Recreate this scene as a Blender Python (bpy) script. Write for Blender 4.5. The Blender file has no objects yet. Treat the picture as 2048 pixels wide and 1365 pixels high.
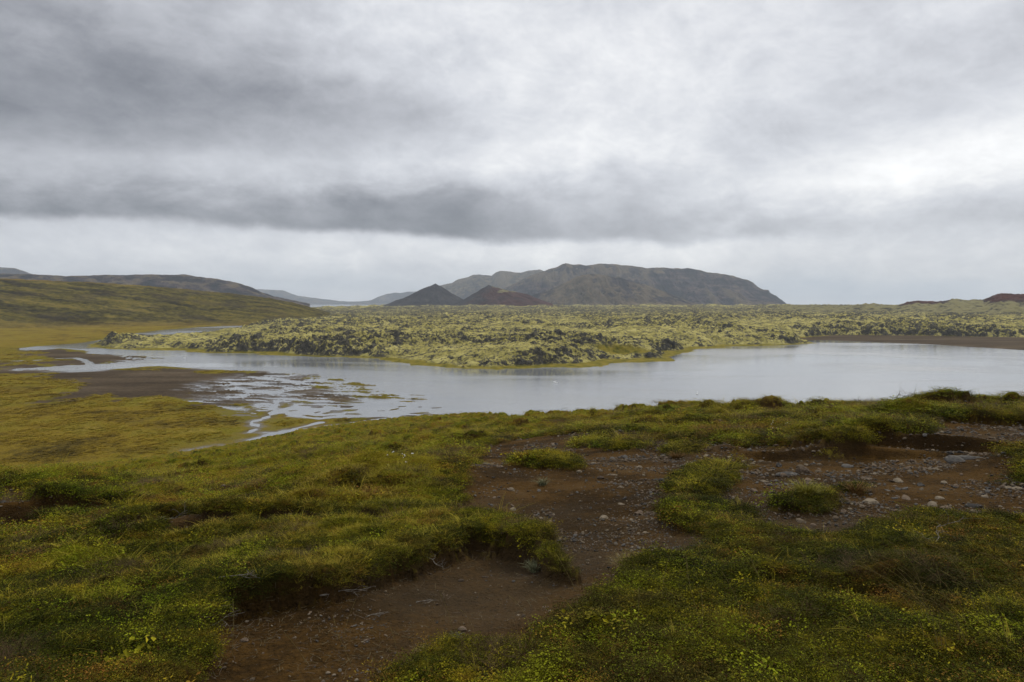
import bpy, bmesh, math, random
import numpy as np
from mathutils import Vector, Matrix, Euler

random.seed(7)
RS = np.random.RandomState(11)
SC = bpy.context.scene
COL = SC.collection
R = math.radians
F = 1365.0            # focal length in photo pixels (photo 2048 x 1365)
CAMZ = 35.0           # eye height above the lake
PITCH = math.atan((682.5 - 606.0) / F)

# ------------------------------------------------------------------ node helpers
class S:
    """a socket (or constant) with arithmetic"""
    def __init__(self, t, s): self.t = t; self.s = s
    def _m(self, op, *a):
        n = self.t.nodes.new('ShaderNodeMath'); n.operation = op
        for i, v in enumerate((self,) + a):
            if isinstance(v, S): self.t.links.new(v.s, n.inputs[i])
            else: n.inputs[i].default_value = v
        return S(self.t, n.outputs[0])
    def __add__(self, o): return self._m('ADD', o)
    __radd__ = __add__
    def __mul__(self, o): return self._m('MULTIPLY', o)
    __rmul__ = __mul__
    def __sub__(self, o): return self._m('SUBTRACT', o)
    def __rsub__(self, o): return (self * -1.0) + o
    def __truediv__(self, o): return self._m('DIVIDE', o)
    def __pow__(self, o): return self._m('POWER', o)
    def fn(self, op, *a): return self._m(op, *a)
    def clamp(self, lo=0.0, hi=1.0): return self._m('MAXIMUM', lo)._m('MINIMUM', hi)
    def sstep(self, a, b, lo=0.0, hi=1.0):
        n = self.t.nodes.new('ShaderNodeMapRange'); n.interpolation_type = 'SMOOTHSTEP'
        self.t.links.new(self.s, n.inputs[0])
        for i, v in ((1, a), (2, b), (3, lo), (4, hi)):
            if isinstance(v, S): self.t.links.new(v.s, n.inputs[i])
            else: n.inputs[i].default_value = v
        return S(self.t, n.outputs[0])

class T:
    def __init__(self, tree): self.t = tree; self.L = tree.links
    def node(self, kind, **kw):
        n = self.t.nodes.new(kind)
        for k, v in kw.items(): setattr(n, k, v)
        return n
    def put(self, n, i, v):
        if v is None: return
        if isinstance(v, S): self.L.new(v.s, n.inputs[i])
        else:
            if isinstance(v, tuple) and len(v) == 3 and n.inputs[i].type == 'RGBA': v = v + (1.0,)
            n.inputs[i].default_value = v
    def noise(self, vec, scale, detail=4.0, rough=0.55, dist=0.0, color=False):
        n = self.node('ShaderNodeTexNoise')
        self.put(n, 'Vector', vec); self.put(n, 'Scale', scale); self.put(n, 'Detail', detail)
        self.put(n, 'Roughness', rough); self.put(n, 'Distortion', dist)
        return S(self.t, n.outputs['Color' if color else 'Fac'])
    def voro(self, vec, scale, feature='F1'):
        n = self.node('ShaderNodeTexVoronoi', feature=feature)
        self.put(n, 'Vector', vec); self.put(n, 'Scale', scale)
        return S(self.t, n.outputs[0])
    def mix(self, fac, a, b, kind='MIX'):
        n = self.node('ShaderNodeMix', data_type='RGBA', blend_type=kind)
        self.put(n, 0, fac); self.put(n, 6, a); self.put(n, 7, b)
        return S(self.t, n.outputs[2])
    def ramp(self, fac, stops):
        n = self.node('ShaderNodeValToRGB'); self.put(n, 0, fac)
        e = n.color_ramp.elements
        while len(e) < len(stops): e.new(0.5)
        for i, (p, c) in enumerate(stops):
            e[i].position = p; e[i].color = tuple(c) + (1.0,)
        return S(self.t, n.outputs[0])
    def vmul(self, vec, xyz):
        n = self.node('ShaderNodeVectorMath', operation='MULTIPLY'); self.put(n, 0, vec); n.inputs[1].default_value = xyz
        return S(self.t, n.outputs[0])
    def vadd(self, vec, b):
        n = self.node('ShaderNodeVectorMath', operation='ADD'); self.put(n, 0, vec); self.put(n, 1, b)
        return S(self.t, n.outputs[0])
    def comb(self, x, y, z):
        n = self.node('ShaderNodeCombineXYZ')
        for i, v in enumerate((x, y, z)): self.put(n, i, v)
        return S(self.t, n.outputs[0])
    def sep(self, v):
        n = self.node('ShaderNodeSeparateXYZ'); self.put(n, 0, v)
        return [S(self.t, o) for o in n.outputs]
    def pos(self): return S(self.t, self.node('ShaderNodeNewGeometry').outputs['Position'])
    def normal(self): return S(self.t, self.node('ShaderNodeNewGeometry').outputs['Normal'])
    def attr(self, name):
        n = self.node('ShaderNodeAttribute', attribute_name=name)
        return S(self.t, n.outputs['Color'])
    def masks(self): return self.sep(self.attr('mask'))
    def rand(self): return S(self.t, self.node('ShaderNodeObjectInfo').outputs['Random'])
    def bump(self, h, dist, strength=1.0, normal=None):
        n = self.node('ShaderNodeBump'); self.put(n, 'Height', h); self.put(n, 'Distance', dist); self.put(n, 'Strength', strength)
        if normal is not None: self.put(n, 'Normal', normal)
        return S(self.t, n.outputs[0])

def material(name, build):
    m = bpy.data.materials.new(name); m.use_nodes = True
    t = T(m.node_tree); p = m.node_tree.nodes['Principled BSDF']
    p.inputs['Specular IOR Level'].default_value = 0.04
    out = build(t, p)
    for k, v in (out or {}).items(): t.put(p, k, v)
    return m

# ------------------------------------------------------------------ camera
cam_d = bpy.data.cameras.new('camera'); cam = bpy.data.objects.new('camera', cam_d); COL.objects.link(cam)
cam.location = (0, 0, CAMZ); cam.rotation_euler = (R(90) - PITCH, 0, 0)
cam_d.lens = 24.0; cam_d.sensor_width = 36.0; cam_d.clip_start = 0.1; cam_d.clip_end = 120000
SC.camera = cam
SC.view_settings.view_transform = 'Standard'; SC.view_settings.look = 'None'
SC.view_settings.exposure = 0.2; SC.view_settings.gamma = 1.0

def px_dir(px, py):
    dx = (np.asarray(px, float) - 1024) / F; dy = (682.5 - np.asarray(py, float)) / F
    cp, sp = math.cos(PITCH), math.sin(PITCH)
    return dx, cp + dy * sp, -sp + dy * cp
def az_el(px, py):
    x, y, z = px_dir(px, py)
    return math.atan2(x, y), math.atan2(z, math.hypot(x, y))

# ------------------------------------------------------------------ world: overcast sky
SUN_AZ, SUN_EL = R(28), R(42)
W = bpy.data.worlds.new('World'); SC.world = W; W.use_nodes = True
def build_world():
    t = T(W.node_tree); bg = W.node_tree.nodes['Background']
    sky = t.node('ShaderNodeTexSky', sky_type='NISHITA'); sky.sun_disc = False
    sky.sun_elevation = SUN_EL; sky.sun_rotation = SUN_AZ
    d = S(t.t, t.node('ShaderNodeTexCoord').outputs['Generated'])
    x, y, z = t.sep(d)
    az = x.fn('ARCTAN2', y)
    hor = (x * x + y * y)._m('SQRT')
    el = z.fn('ARCTAN2', hor)
    zz = z.fn('MAXIMUM', 0.0)
    # cloud deck seen in perspective
    inv = 1.0 / (zz + 0.10) if False else (zz + 0.10).fn('POWER', -1.0)
    P = t.comb(x * inv, y * inv, 0.0)
    n_big = t.noise(P, 0.9, 4, 0.5, 0.3)
    Pm = t.vmul(P, (0.8, 1.5, 1.0))
    n_mid = t.noise(Pm, 1.9, 6, 0.56, 0.5)
    A = t.comb(az, el * 1.9, 3.7)
    n_far = t.noise(A, 7.5, 8, 0.60, 0.25)
    n_soft = t.noise(t.comb(az, el * 1.5, 9.1), 3.2, 5, 0.5, 0.5)
    n_edge = t.noise(t.comb(az, el * 1.2, 1.3), 11.0, 6, 0.55)
    # warped angles: the blobs get ragged outlines
    az2 = az + (n_soft - 0.5) * 0.30
    el2 = el + (n_far - 0.5) * 0.07 + (n_soft - 0.5) * 0.05
    v = S(t.t, t.node('ShaderNodeValue').outputs[0]); v.s.default_value = 0.815
    def blob(px, py, sx, sy, amp, rot=0.0):
        a, e = az_el(px, py)
        u = az2 - a; w = el2 - e
        c, s_ = math.cos(rot), math.sin(rot)
        uu = (u * c + w * s_) * (F / sx); ww = (w * c - u * s_) * (F / sy)
        q = (uu * uu + ww * ww) * -0.5
        return q.fn('EXPONENT') * amp
    blobs = SKY_BLOBS
    for b in blobs: v = v + blob(*b)
    # low dark shelf with a crisp lower edge
    az_px = az * F
    edge = (az_px.sstep(-700, 250, 0.0, 1.0) * -0.020) + (0.100) + (n_edge - 0.5) * 0.034
    # edge elevation: about 0.100 rad at the left, 0.080 in the middle
    above = el.sstep(edge - 0.002, edge + 0.014)
    shelf = above * el2.sstep(0.10, 0.20, 1.0, 0.0)
    shelf_amp = az_px.sstep(-880, 300, 0.28, 0.0) + az_px.sstep(-600, -150, 0.0, 0.20) * az_px.sstep(250, 800, 1.0, 0.0)
    v = v - shelf * shelf_amp
    # below the shelf the far sky is light and calm
    low = el.sstep(0.02, 0.085, 1.0, 0.0)
    v = v + low * 0.07 + el.sstep(0.045, 0.07) * el.sstep(0.105, 0.085) * 0.05
    n_fil = t.noise(t.comb(az + (n_soft - 0.5) * 0.2, el * 1.6 + az * 0.25, 5.5), 15.0, 10, 0.69, 0.2)
    n_bil = ((t.noise(t.comb(az, el * 1.7 - az * .2, 15.5), 5.0, 8, 0.60, 0.2) - 0.5).fn('ABSOLUTE')) * -1.0 + 0.10
    tex = (n_fil - 0.5) * 0.17 + n_bil * 0.32 + (n_big - 0.5) * 0.05 + (n_mid - 0.5) * 0.07 * el.sstep(0.03, 0.2) + (n_far - 0.5) * 0.17
    v = v + tex
    v = v.clamp(0.30, 1.02)
    # blue gap low on the right
    lin = v.fn('POWER', 2.25) * el.sstep(0.56, 1.05, 1.0, 1.7)
    tint = t.ramp(v, [(0.35, (0.90, 0.96, 1.11)), (0.62, (0.95, 0.975, 1.065)), (0.82, (0.96, 0.985, 1.045)), (0.95, (0.995, 1.0, 1.005))])
    mul = t.node('ShaderNodeVectorMath', operation='SCALE'); t.put(mul, 0, tint); t.put(mul, 'Scale', lin)
    cl = S(t.t, mul.outputs[0])
    a0, e0 = az_el(1690, 592)
    gap = (((az - a0) * 4.2).fn('POWER', 2.0) + ((el2 - 0.008) * 42.0).fn('POWER', 2.0)) * -1.0
    gap = gap.fn('EXPONENT') * 0.5
    a1, e1 = az_el(640, 560)
    gap2 = (((az - a1) * 5.0).fn('POWER', 2.0) + ((el2 - 0.02) * 30.0).fn('POWER', 2.0)) * -1.0
    gap = gap + gap2.fn('EXPONENT') * 0.2
    cl = t.mix(gap, cl, (0.44, 0.53, 0.63))
    sk = t.vmul(S(t.t, sky.outputs[0]), (0.10, 0.10, 0.10))
    fin = t.mix(0.96, sk, cl)
    t.put(bg, 'Color', fin); bg.inputs['Strength'].default_value = 1.0
SKY_BLOBS = [
    # px, py, sigma x, sigma y, amplitude
    (-60, 150, 330, 190, -0.17),
    (350, 140, 380, 120, -0.07),
    (520, 235, 360, 50, -0.07, -0.10),
    (760, 215, 250, 40, -0.06, -0.05),
    (100, 255, 260, 40, -0.06),
    (160, 322, 300, 32, 0.15),
    (700, 40, 300, 80, 0.04),
    (1230, 200, 220, 140, 0.06),
    (1850, 335, 330, 50, 0.15, 0.15),
    (1420, 320, 260, 45, -0.05, 0.15),
    (1850, 200, 300, 80, -0.035, 0.2),
    (1980, 430, 260, 45, -0.10),
    (820, 400, 140, 16, -0.07),
    (1000, 310, 240, 40, 0.09),
    (1450, 400, 250, 40, 0.03),
    (200, 500, 500, 28, 0.02),
]
build_world()
W.cycles.sampling_method = 'MANUAL'; W.cycles.sample_map_resolution = 1024

sun_d = bpy.data.lights.new('sun', 'SUN'); sun = bpy.data.objects.new('sun', sun_d); COL.objects.link(sun)
sun_d.energy = 1.4; sun_d.angle = R(12); sun_d.color = (1.0, 0.93, 0.80)
sdir = Vector((math.sin(SUN_AZ) * math.cos(SUN_EL), math.cos(SUN_AZ) * math.cos(SUN_EL), math.sin(SUN_EL)))
sun.rotation_euler = (-sdir).to_track_quat('-Z', 'Y').to_euler(); sun.location = (0, 0, 80)

# ------------------------------------------------------------------ numpy noise
_perm = np.concatenate([RS.permutation(256)] * 3).astype(np.int32)
_g = np.stack([np.cos(np.arange(256) * 2 * np.pi / 256), np.sin(np.arange(256) * 2 * np.pi / 256)], 1).astype(np.float32)
def perlin(x, y):
    x = np.asarray(x, np.float64); y = np.asarray(y, np.float64)
    xf = np.floor(x); yf = np.floor(y)
    xi = xf.astype(np.int64) & 255; yi = yf.astype(np.int64) & 255
    fx = (x - xf).astype(np.float32); fy = (y - yf).astype(np.float32)
    u = fx * fx * fx * (fx * (fx * 6 - 15) + 10); v = fy * fy * fy * (fy * (fy * 6 - 15) + 10)
    def g(ix, iy, dx, dy):
        h = _perm[_perm[ix & 255] + (iy & 255)]; k = _g[h]
        return k[..., 0] * dx + k[..., 1] * dy
    a = g(xi, yi, fx, fy); b = g(xi + 1, yi, fx - 1, fy)
    c = g(xi, yi + 1, fx, fy - 1); d = g(xi + 1, yi + 1, fx - 1, fy - 1)
    return (a + (b - a) * u) * (1 - v) + (c + (d - c) * u) * v
def fbm(x, y, s, octv=4, gain=0.5, seed=0.0):
    r = 0.0; a = 1.0; f = 1.0 / s
    for i in range(octv):
        r = r + a * perlin(x * f + seed + 17.3 * i, y * f - seed * 1.7 + 9.1 * i); a *= gain; f *= 2.03
    return r * 1.4
def ridged(x, y, s, octv=4, gain=0.5, seed=0.0):
    r = 0.0; a = 1.0; f = 1.0 / s; n = 0
    for i in range(octv):
        r = r + a * (1 - 2.2 * np.abs(perlin(x * f + seed + 31.3 * i, y * f - seed * 1.7 + 5.1 * i))); n += a; a *= gain; f *= 2.1
    return r / n
def ss(a, b, x):
    t = np.clip((x - a) / (b - a), 0, 1); return t * t * (3 - 2 * t)
def interp(x, pts): return np.interp(x, [p[0] for p in pts], [p[1] for p in pts])

def sdist(x, y, poly):
    """signed distance, positive inside"""
    shp = x.shape; x = x.ravel(); y = y.ravel()
    best = np.full(x.shape, 1e18); ins = np.zeros(x.shape, bool); n = len(poly)
    for i in range(n):
        ax, ay = poly[i]; bx, by = poly[(i + 1) % n]
        ex, ey = bx - ax, by - ay; wx, wy = x - ax, y - ay
        h = np.clip((wx * ex + wy * ey) / (ex * ex + ey * ey + 1e-12), 0, 1)
        best = np.minimum(best, (wx - ex * h) ** 2 + (wy - ey * h) ** 2)
        if ay != by:
            c = ((ay > y) != (by > y)) & (x < (bx - ax) * (y - ay) / (by - ay) + ax)
            ins ^= c
    d = np.sqrt(best); return np.where(ins, d, -d).reshape(shp)
def ldist(x, y, line):
    best = np.full(x.shape, 1e18)
    for (ax, ay), (bx, by) in zip(line[:-1], line[1:]):
        ex, ey = bx - ax, by - ay; wx, wy = x - ax, y - ay
        h = np.clip((wx * ex + wy * ey) / (ex * ex + ey * ey + 1e-12), 0, 1)
        best = np.minimum(best, (wx - ex * h) ** 2 + (wy - ey * h) ** 2)
    return np.sqrt(best)
def plane_pts(pix, z=0.0):
    out = []
    for px, py in pix:
        dx, dy, dz = px_dir(px, py); k = (z - CAMZ) / min(dz, -0.0035); out.append((dx * k, dy * k))
    return out
def coarse(X, Y, fn, st=4):
    """evaluate a smooth function on every st-th grid node and interpolate bilinearly in grid space"""
    n, m = X.shape
    ri = np.unique(np.append(np.arange(0, n, st), n - 1)); ci = np.unique(np.append(np.arange(0, m, st), m - 1))
    V = fn(X[np.ix_(ri, ci)], Y[np.ix_(ri, ci)])
    r = np.arange(n); c = np.arange(m)
    a = np.clip(np.searchsorted(ri, r, 'right') - 1, 0, len(ri) - 2); fa = ((r - ri[a]) / (ri[a + 1] - ri[a]))[:, None]
    b = np.clip(np.searchsorted(ci, c, 'right') - 1, 0, len(ci) - 2); fb = ((c - ci[b]) / (ci[b + 1] - ci[b]))[None]
    return (V[np.ix_(a, b)] * (1 - fa) * (1 - fb) + V[np.ix_(a + 1, b)] * fa * (1 - fb)
            + V[np.ix_(a, b + 1)] * (1 - fa) * fb + V[np.ix_(a + 1, b + 1)] * fa * fb)

def grid_mesh(name, X, Y, Z, mask, mat, kind='structure', wrap=False):
    n, m = X.shape
    me = bpy.data.meshes.new(name)
    me.vertices.add(n * m)
    me.vertices.foreach_set('co', np.stack([X, Y, Z], -1).astype(np.float32).ravel())
    i = np.arange(n * m).reshape(n, m)
    q = np.stack([i[:-1, :-1], i[:-1, 1:], i[1:, 1:], i[1:, :-1]], -1).reshape(-1, 4)
    if wrap:
        q2 = np.stack([i[:-1, -1], i[:-1, 0], i[1:, 0], i[1:, -1]], -1).reshape(-1, 4); q = np.concatenate([q, q2])
    # orientation so that normals look up
    p = np.stack([X, Y], -1).reshape(-1, 2); a, b, c = p[q[0, 0]], p[q[0, 1]], p[q[0, 2]]
    if (b[0] - a[0]) * (c[1] - a[1]) - (b[1] - a[1]) * (c[0] - a[0]) < 0: q = q[:, ::-1]
    nf = len(q)
    me.loops.add(nf * 4); me.polygons.add(nf)
    me.loops.foreach_set('vertex_index', q.astype(np.int32).ravel())
    me.polygons.foreach_set('loop_start', np.arange(0, nf * 4, 4, dtype=np.int32))
    me.polygons.foreach_set('loop_total', np.full(nf, 4, np.int32))
    me.polygons.foreach_set('use_smooth', np.ones(nf, bool))
    me.update(calc_edges=True)
    if mask is not None:
        at = me.attributes.new('mask', 'FLOAT_COLOR', 'POINT')
        mk = np.ones((n, m, 4), np.float32)
        for k, v in enumerate(mask): mk[..., k] = v
        at.data.foreach_set('color', mk.ravel())
    me.materials.append(mat)
    o = bpy.data.objects.new(name, me); COL.objects.link(o); o['kind'] = kind
    return o

def az_array(lo, hi, n):
    """azimuths, fine inside the view, coarse outside it"""
    fine = np.arctan(np.linspace(math.tan(R(-41)), math.tan(R(41)), n))
    left = np.linspace(R(lo), R(-41), max(3, int((-41 - lo) / 1.0)), endpoint=False)
    right = np.linspace(R(41), R(hi), max(3, int((hi - 41) / 1.0)) + 1)[1:]
    return np.concatenate([left, fine, right])
def polar(az, d):
    A, D = np.meshgrid(az, d); return D * np.sin(A), D * np.cos(A), A, D

# ------------------------------------------------------------------ the near hillside
C_H = [(-400, 1.1), (0, 1.2), (500, 1.4), (1024, 1.6), (2048, 1.6)]
C_S = [(-600, .240), (0, .236), (200, .228), (380, .212), (500, .197), (600, .181), (700, .171), (850, .156), (1024, .141), (1300, .119), (1700, .106), (2048, .100), (2600, .095)]
C_D = [(-600, 400), (600, 260), (780, 190), (880, 120), (1024, 74), (1300, 56), (1700, 50), (2048, 47), (2600, 45)]
def base_rel(x, y):
    """smooth hill height relative to the eye"""
    a = np.clip(np.arctan2(x, np.maximum(y, 1e-3)), R(-62), R(62)); u = 1024 + F * np.tan(a)
    d = np.hypot(x, y); dy = d * np.cos(a)
    k = 8.0
    s = interp(u, C_S); h = interp(u, C_H); dc = interp(u, C_D)
    q = (dy - dc) / k
    sp = np.where(q > 20, q, np.log1p(np.exp(np.clip(q, -40, 20)))) * k
    return -(h + s * dy + 0.26 * sp)
def hill_pts(pix):
    out = []
    for px, py in pix:
        dx, dy, dz = px_dir(px, py); k = np.geomspace(0.8, 260, 900)
        g = dz * k - base_rel(dx * k, dy * k)
        i = int(np.argmax(g < 0)) if (g < 0).any() else len(k) - 1
        if i == 0: kk = k[0]
        else: kk = k[i - 1] + (k[i] - k[i - 1]) * g[i - 1] / max(g[i - 1] - g[i], 1e-9)
        out.append((float(dx * kk), float(dy * kk)))
    return out
DIRT_PX = [
    ('path', [(955, 893), (1050, 878), (1180, 870), (1310, 880), (1400, 884), (1480, 890), (1490, 925), (1455, 935), (1400, 938), (1372, 960), (1330, 975), (1312, 1010), (1318, 1050), (1390, 1075), (1405, 1100), (1385, 1140), (1330, 1160), (1235, 1168), (1188, 1185), (1165, 1183), (1150, 1160), (1095, 1098), (1020, 1072), (945, 1062), (922, 1030), (932, 1000), (925, 960), (945, 930)]),
    ('hollow', [(1150, 1178), (1190, 1165), (1240, 1185), (1245, 1215), (1210, 1250), (1110, 1290), (1050, 1322), (900, 1345), (820, 1380), (600, 1520), (300, 1560), (400, 1380), (425, 1310), (470, 1255), (540, 1235), (640, 1222), (710, 1205), (780, 1168), (850, 1150), (930, 1128), (1000, 1118), (1045, 1130), (1070, 1165), (1110, 1172)]),
    ('right', [(1515, 888), (1560, 898), (1620, 915), (1700, 916), (1760, 908), (1830, 905), (1915, 890), (1960, 905), (2000, 930), (1985, 975), (2070, 990), (2070, 1050), (1950, 1052), (1850, 1046), (1756, 1046), (1700, 1060), (1650, 1082), (1605, 1092), (1560, 1066), (1505, 1036), (1455, 1006), (1485, 965), (1500, 935), (1478, 915), (1490, 895)]),
    ('upper', [(1725, 868), (1780, 857), (1921, 848), (2060, 850), (2300, 856), (2300, 930), (2060, 925), (1960, 908), (1900, 890), (1800, 882), (1745, 880)]),
    ('scar', [(1358, 829), (1410, 819), (1490, 817), (1530, 822), (1430, 832)]),
    ('scar', [(1535, 838), (1560, 828), (1590, 824), (1660, 826), (1600, 834)]),
    ('scar', [(1680, 818), (1700, 811), (1780, 812), (1750, 819)]),
    ('scar', [(1845, 812), (1870, 803), (1925, 804), (1900, 813)]),
    ('scar', [(1910, 842), (1940, 827), (2060, 826), (2060, 840)]),
    ('scar', [(-60, 1075), (-40, 1030), (40, 1022), (95, 1030), (110, 1052), (60, 1076)]),
    ('scar', [(120, 1030), (150, 1018), (205, 1030), (160, 1048)]),
    ('scar', [(270, 1138), (310, 1112), (400, 1102), (430, 1118), (380, 1142)]),
    ('scar', [(400, 1000), (440, 988), (520, 975), (530, 986), (450, 1008)]),
    ('scar', [(1440, 1145), (1530, 1138), (1640, 1150), (1560, 1158)]),
    ('scar', [(1390, 862), (1430, 850), (1470, 856), (1430, 868)]),
    ('scar', [(760, 925), (800, 915), (830, 925), (800, 932)]),
    ('scar', [(1350, 845), (1400, 838), (1420, 846), (1370, 852)]),
]
TURF_PX = [
    [(1030, 955), (1045, 938), (1090, 932), (1150, 930), (1168, 943), (1155, 950), (1100, 952), (1060, 958)],
    [(1565, 1026), (1590, 1005), (1640, 1003), (1660, 1018), (1620, 1028)],
    [(1690, 990), (1710, 978), (1735, 984), (1728, 992)],
    [(1150, 892), (1180, 880), (1270, 884), (1290, 893), (1230, 897)],
    [(1330, 905), (1360, 893), (1400, 898), (1370, 908)],
]
DIRT = [(k, hill_pts(p)) for k, p in DIRT_PX]
TURF = [hill_pts(p) for p in TURF_PX]
def hp(px, py): return hill_pts([(px, py)])[0]
# extra swells and banks: pixel, radius (m), height (m)
SWELLS = [(hp(1780, 1160), 1.2, .05), (hp(2020, 1170), 1.1, .08), (hp(40, 1020), 2.2, .55), (hp(170, 1010), 1.8, .25),
          (hp(330, 1120), 1.2, .16), (hp(820, 980), 2.2, .30), (hp(700, 1010), 2.0, .18), (hp(1500, 862), 1.5, .18),
          (hp(1440, 912), .35, .12), (hp(1850, 885), 1.0, .06), (hp(1610, 1016), .4, .08), (hp(1100, 943), .55, .14), (hp(2070, 945), .8, .24),
          (hp(1300, 1290), 1.0, .10), (hp(620, 1300), .01, .0), (hp(200, 1250), 1.3, .12), (hp(420, 1120), 1.1, .14)]
BANKS = [(hp(960, 1120), 1.5, .26), (hp(1110, 1140), .9, .20), (hp(620, 1215), 1.2, .22), (hp(450, 1260), .9, .16), (hp(800, 1160), 1.2, .22), (hp(1690, 910), 2.0, .26), (hp(1850, 895), 2.2, .34),
         (hp(1500, 905), 1.6, .2), (hp(60, 1050), 2.0, .3), (hp(930, 985), 2.0, .10), (hp(1560, 830), 5, .5), (hp(1980, 835), 6, .5), (hp(1440, 825), 5, .4), (hp(1880, 806), 6, .4), (hp(1730, 815), 5, .4), (hp(340, 1118), 1.0, .16)]
STEPS = [(hp(px, py), hw, h) for px, py, hw, h in [(1440, 826, 3.2, .42), (1572, 833, 2.8, .5), (1730, 817, 2.8, .36), (1880, 808, 3.2, .36), (1990, 838, 3.6, .5), (1300, 846, 2.2, .26), (1110, 852, 2.4, .26), (810, 925, .9, .30), (700, 905, 1.2, .2),
          (48, 1058, 1.5, .46), (172, 1042, .9, .22), (345, 1132, .75, .17), (480, 992, 1.1, .18), (1447, 905, .45, .22), (1660, 915, 1.9, .26), (1850, 908, 1.9, .34), (610, 1088, .6, .13), (1390, 868, 1.2, .24), (1800, 850, 1.6, .2), (560, 955, 1.0, .16), (300, 965, 1.2, .16), (900, 870, 1.8, .2), (1560, 860, 1.2, .2), (1230, 880, 1.0, .15)]]
def steps(x, y, d):
    z = x * 0.0; m = x * 0.0 - 9
    for (cx, cy), hw, h in STEPS:
        D0 = math.hypot(cx, cy); L = max(2.0, D0 * .11)
        sel = (np.abs(x - cx) < 4 * hw) & (np.abs(y - cy) < 3 * L + 2)
        if not sel.any(): continue
        xs, ys = x[sel], y[sel]
        lat = (xs * cy - ys * cx) / D0; r = (xs * cx + ys * cy) / D0 - D0 + fbm(xs, ys, hw * 1.1, 3, .5, cx) * hw * .35
        e = np.exp(-(lat / hw) ** 2 * .9); w = .10 + .012 * D0
        z[sel] += h * e * ss(0, w, r) * ss(L, 0, r - w); m[sel] = np.maximum(m[sel], (w * .75 - np.abs(r - w * .35)) * ss(.25, .45, e) - .6 * ss(.45, .25, e))
    return z, m
def terrace(x, y, d):
    """small soil steps facing down towards the viewer, where frost and sheep broke the turf"""
    wl = np.clip(d * .17, 1.6, 5.5)
    ph = np.log(np.maximum(d, .5)) / .17 + fbm(x, y, 7.0, 3, .5, 111.) * 1.5 + fbm(x, y, 1.8, 2, .5, 115.) * .35
    fr = ph - np.floor(ph)
    mk = ss(.10, .34, fbm(x, y, 6.5, 3, .55, 121.) + .12 * ss(18, 34, d) - .16 * ss(6, 3, d))
    saw = np.where(fr < .14, fr / .14, 1 - (fr - .14) / .86)
    return saw * mk * wl * (.085 + .01 * ss(14, 30, d)), fr, mk
def hill_masks(x, y):
    """turf amount 0..1 and signed distance into bare soil (m)"""
    d = np.hypot(x, y)
    wob = fbm(x, y, 0.9, 4, .55, 3.0) * .20 * np.clip(d / 8, .5, 3.0) + fbm(x, y, .28, 3, .6, 8.0) * .11
    sd = np.full(x.shape, -50.0)
    for k, poly in DIRT:
        px = [p[0] for p in poly]; py = [p[1] for p in poly]; mg = 4.0
        sel = (x > min(px) - mg) & (x < max(px) + mg) & (y > min(py) - mg) & (y < max(py) + mg)
        if sel.any():
            sd[sel] = np.maximum(sd[sel], sdist(x[sel], y[sel], poly) + {'path': .09, 'hollow': .02, 'right': .26, 'upper': .5}.get(k, 0))
    for poly in TURF:
        px = [p[0] for p in poly]; py = [p[1] for p in poly]; mg = 1.5
        sel = (x > min(px) - mg) & (x < max(px) + mg) & (y > min(py) - mg) & (y < max(py) + mg)
        if sel.any(): sd[sel] = np.minimum(sd[sel], -sdist(x[sel], y[sel], poly))
    # scattered small scars further out
    sc = fbm(x, y, 5.5, 3, .5, 40.0) - .52 + .0 * d
    far = ss(24, 34, d)
    sd = np.maximum(sd, np.where(far > .5, sc * 2.6, -50.0))
    tr, fr, mk = terrace(x, y, d)
    sd = np.where(sd + wob > -.6, sd, np.maximum(sd, (.13 - np.abs(fr - .035)) * 9 * mk - .5 * (1 - mk)))
    sd = np.maximum(sd, steps(x, y, d)[1] * 1.6 - wob * .6)
    return sd + wob
def hill(x, y, full=False):
    d = np.hypot(x, y)
    z = base_rel(x, y)
    sd = hill_masks(x, y)
    bank = np.full(x.shape, .06)
    for (cx, cy), r, h in BANKS: bank = np.maximum(bank, h * np.exp(-((x - cx) ** 2 + (y - cy) ** 2) / (2 * r * r)))
    w = np.clip(d * .012, .07, .5)
    turf = ss(w, -w, sd)
    for (cx, cy), r, h in SWELLS: z = z + h * np.exp(-((x - cx) ** 2 + (y - cy) ** 2) / (2 * r * r))
    amp = .75 + .45 * ss(3, 12, d)
    free = ss(.2, .9, -sd - .1)
    z = z + steps(x, y, d)[0]
    z = z + terrace(x, y, d)[0] * free
    h1 = fbm(x, y, 1.7, 2, .5, 12.0); h2 = fbm(x, y, .95, 2, .5, 22.0)
    hum = (np.abs(h1) ** .8 * .17 + np.abs(h2) ** .8 * .12 - .10) * amp
    big = fbm(x, y, 9.0, 2, .5, 5.0) * .22 * ss(6, 22, d)
    ridge_h = np.maximum(fbm(x, y, 3.4, 3, .45, 29.0), -.15) * .26 * ss(18, 40, d)
    inner = ss(0, 2.2, -sd)                     # turf edge curls up then settles
    z = z + big + turf * (bank + (hum + ridge_h) * (.35 + .65 * inner) + .04) + (1 - turf) * (fbm(x, y, .8, 4, .5, 50.) * .028 - .03 * ss(0, .8, sd))
    z = z + fbm(x, y, .34, 3, .55, 60.) * (.055 * turf + .010 * (1 - turf))
    if full: return CAMZ + z, sd, turf
    return CAMZ + z

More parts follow.
